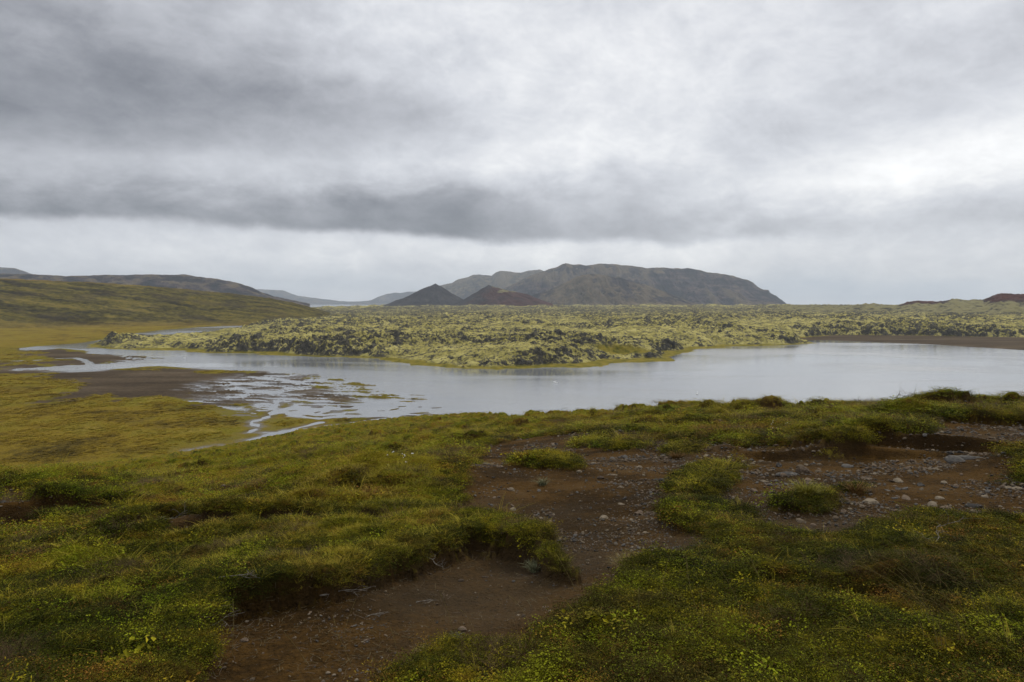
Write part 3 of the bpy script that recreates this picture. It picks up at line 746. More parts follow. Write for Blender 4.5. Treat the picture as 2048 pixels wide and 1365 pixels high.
grounds = build_ground()
build_floor()
build_lava()
build_hills()
disc('lake', 20, 3300, M_water, 0.0)
disc('sea', 3300, 17000, M_water, 0.0, 240, 30)

# ------------------------------------------------------------------ air
def build_haze():
    me = bpy.data.meshes.new('haze'); bm = bmesh.new(); bmesh.ops.create_cube(bm, size=1.0)
    L, z0, z1 = 34400.0, -5.5, 540.0
    for v in bm.verts: v.co = Vector((v.co.x * L, v.co.y * L, z0 if v.co.z < 0 else z1))
    bm.to_mesh(me); bm.free()
    m = bpy.data.materials.new('haze'); m.use_nodes = True; nt = m.node_tree; nt.nodes.clear()
    out = nt.nodes.new('ShaderNodeOutputMaterial'); v = nt.nodes.new('ShaderNodeVolumePrincipled')
    v.inputs['Density'].default_value = 6.0e-5; v.inputs['Color'].default_value = (.80, .90, 1.0, 1)
    v.inputs['Anisotropy'].default_value = 0.0
    nt.links.new(v.outputs[0], out.inputs['Volume']); me.materials.append(m)
    o = bpy.data.objects.new('haze', me); COL.objects.link(o); o['kind'] = 'stuff'

# ------------------------------------------------------------------ ground cover prototypes
def mesh_from(name, verts, faces, mat, vals=None, smooth=False):
    me = bpy.data.meshes.new(name); me.from_pydata([tuple(map(float, v)) for v in verts], [], faces); me.update()
    if vals is not None:
        a = me.attributes.new('v', 'FLOAT', 'POINT'); a.data.foreach_set('value', np.array(vals, np.float32))
    if smooth: me.polygons.foreach_set('use_smooth', [True] * len(me.polygons))
    me.materials.append(mat); return me
def leaf_mat(name, bias, extra=None, mixv=0.0, gain=1.0):
    def b(t, p):
        P = t.pos(); v = S(t.t, t.node('ShaderNodeAttribute', attribute_name='v').outputs['Fac'])
        c = veg_color(t, P, bias=bias)
        if extra: c = t.mix(mixv, c, extra)
        c = t.mix((v - .93).sstep(0, .05) * .2, c, (.19, .18, .030))
        c = t.mix((.10 - v).sstep(0, .04) * .75, c, (.115, .035, .014))
        g = t.comb(*[v * 1.15 + .38 * gain] * 3)
        c = t.mix(1.0, c, g, 'MULTIPLY')
        c = t.mix(t.sep(P)[2].sstep(3.5, .5) , c, marsh_color(t, P))
        return {'Base Color': c, 'Roughness': .75}
    return material(name, b)
def leaf_clump(seed, mat, n=170, rad=.12, hgt=.055, ll=.012, lw=.0075, up=.55, dome=True):
    r = np.random.RandomState(seed); V = []; Fc = []; va = []
    for i in range(n):
        a = r.uniform(0, 6.283); q = rad * math.sqrt(r.uniform(0, 1)) * (1 + .25 * math.sin(3 * a + seed))
        h = hgt * (1 - (q / rad / 1.25) ** 2) * r.uniform(.35, 1.0) if dome else hgt * r.uniform(.1, 1)
        c = np.array([q * math.cos(a), q * math.sin(a), h])
        d = r.normal(size=3); d[2] = d[2] * .5 + .15; d /= np.linalg.norm(d)
        nrm = np.array([math.cos(a) * q / rad * .6, math.sin(a) * q / rad * .6, up + .4]) + r.normal(size=3) * .45; s_ = np.cross(d, nrm); s_ /= np.linalg.norm(s_) + 1e-9
        L = ll * r.uniform(.6, 1.4); w = lw * r.uniform(.6, 1.3) * .5; up_ = np.cross(s_, d)
        k = len(V); fold = up_ * w * .5
        V += [c, c + d * L * .5 + s_ * w + fold, c + d * L, c + d * L * .5 - s_ * w + fold, c + d * L * .5]
        Fc += [(k, k + 4, k + 1), (k + 4, k + 2, k + 1), (k, k + 3, k + 4), (k + 3, k + 2, k + 4)]
        va += [r.uniform(0, 1)] * 5
    return mesh_from('leaf_clump', V, Fc, mat, va)
def blade_clump(seed, mat, n=46, rad=.06, hgt=.16, wid=.0028, lean=.5):
    r = np.random.RandomState(seed); V = []; Fc = []; va = []
    for i in range(n):
        a = r.uniform(0, 6.283); q = rad * math.sqrt(r.uniform(0, 1)); c = np.array([q * math.cos(a), q * math.sin(a), -.01])
        b = a + r.normal() * .8; L = hgt * r.uniform(.45, 1.2); le = lean * r.uniform(.3, 1.3)
        dr = np.array([math.cos(b), math.sin(b), 0]); sd = np.array([-math.sin(b), math.cos(b), 0]); k = len(V); W = wid * r.uniform(.7, 1.4)
        for j in range(4):
            t = j / 3; p = c + dr * L * le * t * t + np.array([0, 0, L * (t - .35 * le * t * t)]); w = W * (1 - t * .85)
            V += [p - sd * w * .5, p + sd * w * .5]
        for j in range(3): Fc.append((k + 2 * j, k + 2 * j + 1, k + 2 * j + 3, k + 2 * j + 2))
        va += [r.uniform(0, 1)] * 8
    return mesh_from('blade_clump', V, Fc, mat, va)
def scatter(name, label, pts, scl, rot, idx, meshes):
    col = bpy.data.collections.new(name + '_kinds')
    for i, m in enumerate(meshes):
        o = bpy.data.objects.new('%s_kind_%02d' % (name, i), m); col.objects.link(o)
    me = bpy.data.meshes.new(name); me.vertices.add(len(pts)); me.vertices.foreach_set('co', pts.astype(np.float32).ravel())
    a = me.attributes.new('scl', 'FLOAT_VECTOR', 'POINT'); a.data.foreach_set('vector', scl.astype(np.float32).ravel())
    a = me.attributes.new('rot', 'FLOAT_VECTOR', 'POINT'); a.data.foreach_set('vector', rot.astype(np.float32).ravel())
    a = me.attributes.new('idx', 'INT', 'POINT'); a.data.foreach_set('value', idx.astype(np.int32))
    o = bpy.data.objects.new(name, me); COL.objects.link(o); o['kind'] = 'stuff'; o['label'] = label; o['category'] = 'ground cover'
    ng = bpy.data.node_groups.new(name, 'GeometryNodeTree')
    ng.interface.new_socket('Geometry', in_out='INPUT', socket_type='NodeSocketGeometry'); ng.interface.new_socket('Geometry', in_out='OUTPUT', socket_type='NodeSocketGeometry')
    N = ng.nodes; L = ng.links
    gi = N.new('NodeGroupInput'); go = N.new('NodeGroupOutput'); ip = N.new('GeometryNodeInstanceOnPoints')
    ci = N.new('GeometryNodeCollectionInfo'); ci.inputs['Collection'].default_value = col; ci.inputs['Separate Children'].default_value = True; ci.inputs['Reset Children'].default_value = True
    def na(nm, ty):
        n = N.new('GeometryNodeInputNamedAttribute'); n.data_type = ty; n.inputs['Name'].default_value = nm; return n.outputs[0]
    L.new(gi.outputs[0], ip.inputs['Points']); L.new(ci.outputs[0], ip.inputs['Instance']); ip.inputs['Pick Instance'].default_value = True
    L.new(na('idx', 'INT'), ip.inputs['Instance Index']); L.new(na('scl', 'FLOAT_VECTOR'), ip.inputs['Scale'])
    L.new(na('rot', 'FLOAT_VECTOR'), ip.inputs['Rotation']); L.new(ip.outputs[0], go.inputs[0])
    md = o.modifiers.new('scatter', 'NODES'); md.node_group = ng
    return o
def hill_points(n, dmin, dmax, seed, k=9.0, smin=.8):
    """random points on the hill with density falling as clump size grows"""
    r = np.random.RandomState(seed)
    n = int(n * 1.35)
    tt = r.uniform(-.95, .95, n * 2); wide = r.uniform(0, 1, n * 2) < .26; tt = np.where(wide, np.sign(tt) * r.uniform(.95, 2.6, n * 2), tt)
    D = np.exp(r.uniform(math.log(dmin), math.log(dmax), n * 2))
    keep = r.uniform(0, 1, n * 2) < np.clip((D / (k * smin)) ** 2, .16, 1)
    keep &= (np.abs(tt) < .95) | (D < 30)
    tt, D = tt[keep], D[keep]; a = np.arctan(tt)
    return D * np.sin(a), D * np.cos(a), D, r

def hill_smooth(x, y):
    """mean height around a point, to tell hummock tops from hollows"""
    d = np.hypot(x, y); q = np.clip(d * .07, .35, 2.2)
    return (hill(x + q, y) + hill(x - q, y) + hill(x, y + q) + hill(x, y - q)) / 4
def build_cover():
    mh = leaf_mat('heath_leaves', -.03, gain=.9); mg = leaf_mat('fresh_leaves', .05, (.125, .175, .005), .6, gain=1.1)
    mr = leaf_mat('heath_rust_leaves', .02, (.150, .062, .014), .7); ms = leaf_mat('sward_blades', .04, (.270, .220, .030), .65, gain=1.2)
    md = leaf_mat('dark_heath_and_vignette_leaves', -.08, (.020, .025, .003), .75, gain=.7); mt = simple_mat('twiggy_heath', (.045, .028, .014), (.12, .080, .040), 9.)
    mm = leaf_mat('moss_tips', .10, (.250, .235, .010), .6, gain=1.0)
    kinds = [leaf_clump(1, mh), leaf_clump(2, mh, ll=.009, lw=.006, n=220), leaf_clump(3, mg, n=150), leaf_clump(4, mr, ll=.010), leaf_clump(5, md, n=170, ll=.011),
             leaf_clump(6, mg, ll=.018, lw=.011, n=90), leaf_clump(7, mm, ll=.007, lw=.005, n=260, hgt=.035), blade_clump(8, ms), blade_clump(9, ms, n=30, hgt=.22, lean=.8), blade_clump(10, mh, n=40, hgt=.11, lean=.9),
             leaf_clump(11, mh, ll=.021, lw=.013, n=80, hgt=.06), blade_clump(12, mt, n=60, rad=.11, hgt=.10, wid=.0022, lean=1.1), leaf_clump(13, mh, ll=.016, lw=.004, n=230, hgt=.05, up=.2)]
    x, y, D, r = hill_points(330000, 1.9, 130, 5)
    z, sd, turf = hill(x, y, True)
    hum = z - hill_smooth(x, y)
    edge = np.exp(-((sd + .10) / .22) ** 2)
    keep = (turf > .5) & (z > .4) & (r.uniform(0, 1, len(x)) < np.clip(.62 + edge, 0, 1))
    x, y, z, D, sd, edge, hum = (q[keep] for q in (x, y, z, D, sd, edge, hum)); hn = hum / np.clip(D * .010, .045, .22)
    s = np.clip(D / 9, .7, 2.6) * np.exp(r.normal(0, .28, len(x)))
    f1 = fbm(x, y, 1.3, 3, .6, 3.); f2 = fbm(x, y, 3.5, 3, .6, 13.); f3 = fbm(x, y, .7, 2, .6, 23.); u = r.uniform(0, 1, len(x))
    idx = np.where(u < .5, 0, 1)
    idx = np.where(f1 > .18, np.where(u < .5, 2, 5), idx)
    idx = np.where(f1 < -.30, 4, idx)
    idx = np.where((f3 > .28 - .22 * ss(5, 9, D)) & (u < .6), 3, idx)
    idx = np.where((f2 > .30 + .25 * ss(12, 6, D)) & (u < .75), 6, idx)
    u3 = r.uniform(0, 1, len(x))
    idx = np.where((hn > .45) & (u3 < .65), np.where(D < 9, np.where(f2 > .1, 2, 12), np.where(f2 > -.15, 6, 2)), idx)
    idx = np.where((hn < -.45) & (u3 < .75), 4, idx)
    idx = np.where((hn < -.2) & (f3 > .1) & (u3 < .4), 3, idx)
    idx = np.where((fbm(x, y, 1.0, 2, .5, 53.) > .38) & (u3 < .6), 11, idx)
    idx = np.where((fbm(x, y, .8, 2, .5, 57.) > .35) & (u3 < .45) & (D < 14), 10, idx)
    idx = np.where((fbm(x, y, 1.5, 2, .5, 59.) > .15) & (u3 > .6), 12, idx)
    gr = fbm(x, y, 5., 3, .6, 33.) + ss(16, 36, D) * .30 * (x < 8) - .05
    u2 = r.uniform(0, 1, len(x))
    idx = np.where(u2 < .03 + .34 * ss(.12, .5, gr), np.where(u2 < .015, 8, 7), idx)
    idx = np.where((u2 > .96), 9, idx)
    idx = np.where((edge > .6) & (u2 > .45), 4, idx)
    dk = 0  # lens vignette painted in: more dark-leaved clumps towards the near corners
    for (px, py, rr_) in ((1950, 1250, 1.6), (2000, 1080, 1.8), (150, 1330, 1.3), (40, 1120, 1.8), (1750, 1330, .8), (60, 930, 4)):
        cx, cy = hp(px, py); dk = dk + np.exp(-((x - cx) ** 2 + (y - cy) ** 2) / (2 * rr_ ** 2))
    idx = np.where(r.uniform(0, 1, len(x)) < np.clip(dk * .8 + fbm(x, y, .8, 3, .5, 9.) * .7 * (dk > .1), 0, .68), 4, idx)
    sz = s * .62 * (1 - .4 * ss(10, 26, D)) * np.where((idx >= 7) & (idx < 10), .6, 1.0)
    rot = np.stack([r.normal(0, .22, len(x)), r.normal(0, .22, len(x)), r.uniform(0, 6.283, len(x))], 1)
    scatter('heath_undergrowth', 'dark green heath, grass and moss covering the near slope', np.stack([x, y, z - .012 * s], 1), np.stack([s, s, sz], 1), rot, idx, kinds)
    return ms, mh

def build_sedge():
    def f(t, p):
        P = t.pos(); v = S(t.t, t.node('ShaderNodeAttribute', attribute_name='v').outputs['Fac'])
        return {'Base Color': t.mix(1.0, marsh_color(t, P), t.comb(*[v * 1.2 + .62] * 3), 'MULTIPLY'), 'Roughness': .9}
    m = material('marsh_sedge', f); r = np.random.RandomState(77)
    me_ = bpy.data.objects['valley_floor'].data; n = len(me_.vertices)
    co = np.empty(n * 3, np.float32); me_.vertices.foreach_get('co', co); co = co.reshape(-1, 3)
    mk = np.empty(n * 4, np.float32); me_.attributes['mask'].data.foreach_get('color', mk); mk = mk.reshape(-1, 4)
    D = np.hypot(co[:, 0], co[:, 1])
    ok = (co[:, 2] > .25) & (mk[:, 0] < .3) & (D > 110) & (D < 620) & (co[:, 0] < 60) & (np.abs(np.arctan2(co[:, 0], co[:, 1])) < R(43))
    w = np.where(ok, fbm(co[:, 0], co[:, 1], 12, 4, .6, 61.) + .35, 0).clip(0); pick = r.choice(n, 26000, p=w / w.sum())
    p = co[pick] + np.stack([r.normal(0, .5, len(pick)), r.normal(0, .8, len(pick)), np.zeros(len(pick))], 1); d = D[pick]; s = np.clip(d / 60, 2.0, 5.5) * r.uniform(.6, 1.5, len(pick))
    rot = np.stack([p[:, 0] * 0, p[:, 0] * 0, r.uniform(0, 6.28, len(pick))], 1)
    scatter('marsh_sedge', 'short golden sedge growing over the flat marsh', p, np.stack([s * 1.5, s * 1.5, s * .55], 1), rot, r.randint(0, 3, len(pick)), [blade_clump(70 + i, m, n=60, rad=.10, hgt=.12, wid=.009, lean=.8) for i in range(3)])
# ------------------------------------------------------------------ stones
def rock_mesh(seed, mat, flat=.6, elong=1.3, sub=3):
    bm = bmesh.new(); bmesh.ops.create_icosphere(bm, subdivisions=sub, radius=.5)
    r = np.random.RandomState(seed); ax = [Vector(r.normal(size=3)).normalized() for _ in range(9)]; cut = r.uniform(.27, .42, 9)
    for v in bm.verts:
        p = v.co.copy()
        for a, c in zip(ax, cut):
            d = p.dot(a)
            if d > c: p -= a * (d - c) * .85
        n = float(fbm(np.array([p.x * 3 + seed]), np.array([p.y * 3 + p.z * 4]), .6, 3)[0]) * .05
        p = p * (1 + n); p.x *= elong; p.z *= flat; v.co = p
    me = bpy.data.meshes.new('stone'); bm.to_mesh(me); bm.free(); me.materials.append(mat)
    me.polygons.foreach_set('use_smooth', [False] * len(me.polygons)); return me
def stone_mat(name, a, b, c):
    def f(t, p):
        tc = S(t.t, t.node('ShaderNodeTexCoord').outputs['Object']); P = t.pos()
        n = t.noise(P, 16., 5, .7); l = t.noise(tc, 5.0, 4, .6); rr = t.rand()
        col = t.mix((n + (rr - .5) * .5).sstep(.3, .7), a, b); col = t.mix(l.sstep(.56, .66) * .7, col, c)
        return {'Base Color': col, 'Roughness': .92, 'Normal': t.bump(n, .01, .8)}
    return material(name, f)
def ground_z(x, y): return float(hill(np.array([x]), np.array([y]))[0])
def build_stones():
    mp = stone_mat('pale_stone', (.085, .064, .042), (.185, .150, .105), (.06, .045, .028)); mb = stone_mat('brown_stone', (.055, .040, .028), (.13, .095, .065), (.17, .15, .12)); mk = stone_mat('grey_stone', (.040, .037, .034), (.095, .088, .078), (.16, .145, .12))
    P = [rock_mesh(20 + i, mp, f, e) for i, (f, e) in enumerate([(.5, 1.3), (.7, 1.1), (.4, 1.6)])]
    B = [rock_mesh(30 + i, mb, f, e) for i, (f, e) in enumerate([(.6, 1.2), (.75, 1.0), (.45, 1.5)])]
    K = [rock_mesh(40 + i, mk, f, e) for i, (f, e) in enumerate([(.55, 1.3), (.7, 1.1), (.3, 2.0)])]
    def put(mesh, x, y, s, label, group=None, rz=None, tilt=.0, sink=.12, rnd=random):
        o = bpy.data.objects.new('stone', mesh); COL.objects.link(o)
        o.location = (x, y, ground_z(x, y) + s * (.16 - sink)); o.scale = (s, s * rnd.uniform(.8, 1.1), s * rnd.uniform(.8, 1.15))
        o.rotation_euler = (rnd.uniform(-.2, .2), tilt + rnd.uniform(-.1, .1), rnd.uniform(0, 6.28) if rz is None else rz)
        o['label'] = label; o['category'] = 'stone'
        if group: o['group'] = group
        return o
    T_ = [(1126, 917, 24, P[0], 'broad flat pale stone on the dirt path beyond the turf island'),
          (1158, 956, 15, P[1], 'rounded tan stone touching the turf island tip on the path'),
          (988, 1005, 11, K[1], 'small dark grey stone alone on the reddish soil of the path'),
          (973, 921, 22, P[2], 'pale angular stone at the far grassy corner of the path'),
          (1241, 977, 18, P[0], 'pale buff stone where brown path turns to grey gravel'),
          (1243, 1009, 16, P[2], 'flat cream stone midway along the gravel side of the path'),
          (1219, 1020, 13, B[1], 'upright brown stone beside the gravel side of the path'),
          (1294, 1042, 13, P[1], 'cream stone resting below a brown lump by path edge'),
          (1299, 1031, 17, B[0], 'brown stone just behind the cream one at path edge'),
          (1262, 1040, 11, P[1], 'little round pale stone in open soil of the path'),
          (1290, 1064, 13, P[0], 'buff stone nearest the viewer on the gravel path edge'),
          (1605, 944, 33, B[1], 'rounded lichen-covered brown boulder in the bare hollow on the slope'),
          (1576, 947, 34, K[2], 'long flat pale grey slab beside the rounded brown boulder'),
          (1697, 931, 24, K[0], 'grey stone under the turf bank in the bare hollow'),
          (1914, 938, 38, K[0], 'broad dark grey boulder on smooth brown soil below the bank'),
          (1945, 934, 44, K[2], 'long slanting dark slab next to the broad grey boulder'),
          (1741, 1003, 34, P[0], 'speckled whitish stone beside the yellow grass tuft in the hollow'),
          (1950, 1012, 30, K[0], 'grey stone half hidden by heath at the hollow rim'),
          (1866, 1008, 22, P[1], 'pale stone above the heath rim of the hollow'),
          (1601, 930, 20, P[0], 'pale stone just uphill of the rounded brown boulder'),
          (1530, 960, 18, P[2], 'white-topped stone at the path side of the bare hollow'),
          (1515, 988, 18, P[0], 'pale wedge stone close to the grass between path and hollow'),
          (1842, 969, 18, K[1], 'dark round stone alone mid-way down the brown hollow'),
          (1603, 1042, 20, P[2], 'pale flat stone in the narrow lower tip of the hollow'),
          (1352, 1131, 28, B[0], 'brown stone bedded in dry grass where the path narrows'),
          (1100, 1281, 17, B[0], 'brown stone by the grass on the near soil patch'),
          (1101, 1246, 13, P[1], 'small grey-white stone on the near soil patch'),
          (1037, 1243, 11, P[0], 'small cream stone left of another on the near soil patch'),
          (1390, 932, 20, P[0], 'pale stone on the grey gravel spur behind the path')]
    for px, py, w, mesh, lab in T_:
        x, y = hp(px, py); d = math.hypot(x, y); put(mesh, x, y, w * math.hypot(d, 1.5) / F / 1.25, lab, rz=random.uniform(-.4, .4))
    r = random.Random(5); n = 0; allm = [(P, 'small pale stone strewn over the bare brown soil', 'small pale stones on the bare soil'), (B, 'small brown stone strewn over the bare brown soil', 'small brown stones on the bare soil'), (K, 'small dark grey stone strewn over the bare brown soil', 'small grey stones on the bare soil')]
    polys = [(p, w) for (k, p), w in zip(DIRT, [90, 8, 84, 34]) if w]
    for poly, cnt in polys:
        xs = [q[0] for q in poly]; ys = [q[1] for q in poly]; k = 0; tries = 0
        while k < cnt and tries < 9000:
            tries += 1
            x, y = r.uniform(min(xs), max(xs)), r.uniform(min(ys), max(ys)); d = math.hypot(x, y)
            if y < 2 or abs(x / y) > .78: continue
            sdv = float(hill_masks(np.array([x]), np.array([y]))[0])
            if sdv < .12: continue
            u = 1024 + F * x / y
            if cnt == 90 and u < 1180 and r.random() < .75: continue
            s = r.uniform(.6, 1.0) ** 3 * .105 * (1 + .03 * d) * (.6 if d < 8 else 1)
            ms_, lab, grp = allm[r.choices([0, 1, 2], [.42, .33, .25])[0]]
            put(r.choice(ms_), x, y, s, lab, grp, rnd=r); k += 1
    # gravel
    x, y, D, rr = hill_points(150000, 2.4, 60, 9, 6, .7)
    z, sd, turf = hill(x, y, True); u = 1024 + F * x / y
    dens = .10 + .9 * ss(.0, .35, fbm(x, y, 1.6, 3, .5, 71.) + ss(1180, 1330, u) * .35 - .12)
    dens = dens * np.where(D < 6.6, .45, 1)
    k = (sd > .03) & (z > 2) & (rr.uniform(0, 1, len(x)) < dens)
    x, y, z, D = x[k], y[k], z[k], D[k]; s = rr.gamma(2.0, .5, len(x)) * .016 * np.clip(D / 8, .6, 2.6)
    rot = np.stack([rr.normal(0, .3, len(x)), rr.normal(0, .3, len(x)), rr.uniform(0, 6.28, len(x))], 1)
    idx = rr.choice([0, 1, 2, 3, 4, 5], len(x), p=[.16, .10, .24, .18, .16, .16])
    small = [rock_mesh(50 + i, m, .6, 1.2, 1) for i, m in enumerate([mp, mp, mb, mb, mk, mk])]
    scatter('gravel', 'fine brown and grey gravel over the bare soil', np.stack([x, y, z + s * .15], 1), np.stack([s, s, s], 1), rot, idx, small)

def build_litter():
    m1 = simple_mat('straw_bits', (.08, .06, .03), (.17, .14, .08)); m2 = simple_mat('root_bits', (.05, .035, .02), (.15, .12, .09))
    ms = []
    for i in range(6):
        r = random.Random(i); V = []; Fc = []; p = Vector((0, 0, .004)); pts = [p]; d = Vector((1, 0, 0))
        for j in range(4): d = (d + Vector((0, r.uniform(-.5, .5), r.uniform(-.12, .14)))).normalized(); pts.append(pts[-1] + d * .014)
        tube(V, Fc, pts, .0011, .0007, 4); ms.append(mesh_from('litter_bit', V, Fc, m1 if i % 2 else m2))
    x, y, D, rr = hill_points(60000, 2.4, 16, 19, 6, .8)
    z, sd, turf = hill(x, y, True)
    k = (sd > -.05) & (rr.uniform(0, 1, len(x)) < .05 + .22 * ss(.0, .4, fbm(x, y, .7, 3, .5, 88.)) + .35 * ss(.25, .0, sd))
    x, y, z = x[k], y[k], z[k]; s = rr.uniform(.4, 1.5, len(x)); rot = np.stack([rr.normal(0, .1, len(x)), rr.normal(0, .15, len(x)), rr.uniform(0, 6.28, len(x))], 1)
    scatter('plant_litter', 'bits of dead straw and rootlets on the bare soil', np.stack([x, y, z + .002], 1), np.stack([s, s, s], 1), rot, rr.randint(0, 6, len(x)), ms)
# ------------------------------------------------------------------ tufts, stalks, twigs, birds, flowers
def simple_mat(name, a, b, sc=30., rough=.8):
    def f(t, p):
        n = t.noise(t.pos(), sc, 4, .6); return {'Base Color': t.mix(n.sstep(.35, .65), a, b), 'Roughness': rough}
    return material(name, f)
def tube(V, Fc, pts, r0, r1, seg=5):
    k = len(V); n = len(pts)
    for i, p in enumerate(pts):
        p = Vector(p); d = (Vector(pts[min(i + 1, n - 1)]) - Vector(pts[max(i - 1, 0)])).normalized()
        a = d.orthogonal().normalized(); b = d.cross(a); rr = r0 + (r1 - r0) * i / (n - 1)
        for j in range(seg):
            t = 6.2832 * j / seg; V.append(p + (a * math.cos(t) + b * math.sin(t)) * rr)
    for i in range(n - 1):
        for j in range(seg):
            Fc.append((k + i * seg + j, k + i * seg + (j + 1) % seg, k + (i + 1) * seg + (j + 1) % seg, k + (i + 1) * seg + j))
def add(name, me, loc, label=None, cat=None, group=None, parent=None, rz=0.0, sc=1.0):
    o = bpy.data.objects.new(name, me); COL.objects.link(o); o.location = loc; o.rotation_euler = (0, 0, rz); o.scale = (sc,) * 3
    if label: o['label'] = label
    if cat: o['category'] = cat
    if group: o['group'] = group
    if parent: o.parent = parent
    return o
def at(px, py, dz=0.0):
    x, y = hp(px, py); return (x, y, ground_z(x, y) + dz)
def build_small():
    straw = simple_mat('straw_grass', (.12, .095, .035), (.20, .155, .060)); gg = simple_mat('grey_green_grass', (.09, .10, .055), (.18, .18, .10)); yg = simple_mat('yellow_grass', (.13, .125, .02), (.21, .18, .03)); rs = simple_mat('rusty_grass', (.10, .055, .02), (.17, .10, .035))
    tw = simple_mat('bleached_wood', (.09, .075, .06), (.20, .18, .15), 40.); 
    for px, py, w, m, lab, n in [(1070, 1150, 46, gg, 'grey-green grass tuft hanging below the turf bank end', 150), (1248, 1146, 60, straw, 'straw-coloured grass tuft where the path meets the near grass', 170),
                              (852, 1322, 50, straw, 'dry straw tuft nearest the viewer on the bare soil', 120), (912, 1284, 30, gg, 'small pale tuft on the near bare soil', 60),
                              (1036, 1052, 40, straw, 'dry grass clump at one end of a low ridge mid-path', 110), (1082, 1054, 38, straw, 'dry brown grass clump at the other end of the mid-path ridge', 110),
                              (1610, 1022, 62, yg, 'rounded yellow-green grass hummock in the hollow', 300), (1712, 992, 46, rs, 'low rust and yellow tuft beside the whitish stone', 150), (1352, 912, 34, rs, 'rusty tuft on the grey gravel spur', 110), (1085, 985, 34, gg, 'faint flattened tuft on the path below the turf island', 70)]:
        loc = at(px, py); d = math.hypot(loc[0], loc[1]); R_ = w * d / F / 2
        r = np.random.RandomState(int(px)); V = []; Fc = []
        for i in range(n):
            a = r.uniform(0, 6.28); q = R_ * .45 * math.sqrt(r.uniform()); L = R_ * r.uniform(.7, 1.35); le = r.uniform(.3, 1.1); b = a + r.normal() * .5
            c = np.array([q * math.cos(a), q * math.sin(a), -.01]); dr = np.array([math.cos(b), math.sin(b), 0]); sd_ = np.array([-math.sin(b), math.cos(b), 0]); k = len(V); W_ = max(.0022, .0011 * d) * r.uniform(.6, 1.1)
            for j in range(4):
                t = j / 3; p = c + dr * L * le * t * t + np.array([0, 0, L * (t - .45 * le * t * t)]); V += [p - sd_ * W_ * (1 - .8 * t) / 2, p + sd_ * W_ * (1 - .8 * t) / 2]
            for j in range(3): Fc.append((k + 2 * j, k + 2 * j + 1, k + 2 * j + 3, k + 2 * j + 2))
        add('grass_tuft', mesh_from('grass_tuft', V, Fc, m), loc, lab, 'grass tuft')
    # seed-head stalks
    def stalk(h, lean, seed, thick=.0012):
        r = random.Random(seed); pts = [Vector((lean * h * (i / 7) ** 1.7, .05 * h * math.sin(i * .5 + seed), h * (i / 7) * (1 - .25 * abs(lean) * (i / 7)))) for i in range(8)]
        V = []; Fc = []; tube(V, Fc, pts, thick, thick * .6, 4); st = mesh_from('stem', V, Fc, straw)
        V = []; Fc = []; top = pts[-1]; d = (pts[-1] - pts[-3]).normalized()
        for i in range(16):
            p = top - d * h * .16 * (1 - i / 16); o_ = Vector((r.uniform(-1, 1), r.uniform(-1, 1), r.uniform(0, 1))).normalized(); L = h * .03 * (1.2 - i / 20)
            q = p + (d + o_ * .5).normalized() * L; s_ = d.cross(o_).normalized() * .0016; k = len(V); V += [p, (p + q) / 2 + s_, q, (p + q) / 2 - s_]; Fc.append((k, k + 1, k + 2, k + 3))
        return st, mesh_from('seed_head', V, Fc, straw), top
    protos = [stalk(.34, .25, 1), stalk(.42, -.3, 2), stalk(.30, .5, 3), stalk(.5, .8, 4, .0014)]
    r = random.Random(8)
    spots = [(770, 1330), (690, 1300), (700, 1345), (860, 1300), (950, 1290), (800, 1355), (900, 1345), (1060, 1290), (620, 1355), (1030, 1060), (1052, 1062), (1270, 1330), (1400, 1345), (1545, 1340), (470, 1330), (260, 1260), (700, 1130), (640, 1100), (300, 1000), (1985, 1010), (1998, 1018), (2010, 1015), (1940, 1010)]
    spots += [(r.uniform(1830, 2100), r.uniform(1220, 1370)) for _ in range(30)] + [(r.uniform(1150, 1800), r.uniform(1180, 1360)) for _ in range(8)] + [(r.uniform(0, 900), r.uniform(960, 1250)) for _ in range(10)]
    for i, (px, py) in enumerate(spots):
        dense = 23 <= i < 53
        st, hd, top = protos[3 if dense else r.randrange(3)]
        o = bpy.data.objects.new('grass_stalk', None); COL.objects.link(o); o.location = at(px, py); o.empty_display_size = .1
        o.rotation_euler = (r.uniform(-.15, .15), r.uniform(-.15, .15), (r.uniform(2.7, 3.9) if dense else r.uniform(0, 6.28))); k = r.uniform(.7, 1.15); o.scale = (k, k, k)
        if dense: o['label'] = 'long leaning grass stalk among vignette-darkened heath in the near right corner'; o['group'] = 'leaning stalks in the heath corner'
        elif i < 9: o['label'] = 'thin dry seed stalk rising over the near bare soil'; o['group'] = 'dry stalks by the bare soil'
        else: o['label'] = 'single dry grass stalk standing above the low heath'; o['group'] = 'dry stalks in the heath'
        o['category'] = 'grass stalk'
        add('stem', st, (0, 0, 0), parent=o); add('seed_head', hd, (0, 0, 0), parent=o)
    # twigs and roots
    def twig(seed, L):
        r = random.Random(seed); V = []; Fc = []
        def br(p, d, l, rad, lev):
            pts = [p]; 
            for i in range(6):
                d = (d + Vector((r.uniform(-.4, .4), r.uniform(-.4, .4), r.uniform(-.25, .2)))).normalized(); pts.append(pts[-1] + d * l / 6)
            for q in pts: q.z = max(q.z, rad)
            tube(V, Fc, pts, rad, rad * .45, 5)
            if lev:
                for j in (2, 3, 5): br(pts[j].copy(), (d + Vector((r.uniform(-1.2, 1.2), r.uniform(-1.2, 1.2), r.uniform(0, .4)))).normalized(), l * .5, rad * .6, lev - 1)
        br(Vector((0, 0, 0)), Vector((1, .2, .1)).normalized(), L, .0035, 2)
        return mesh_from('dry_twig', V, Fc, tw)
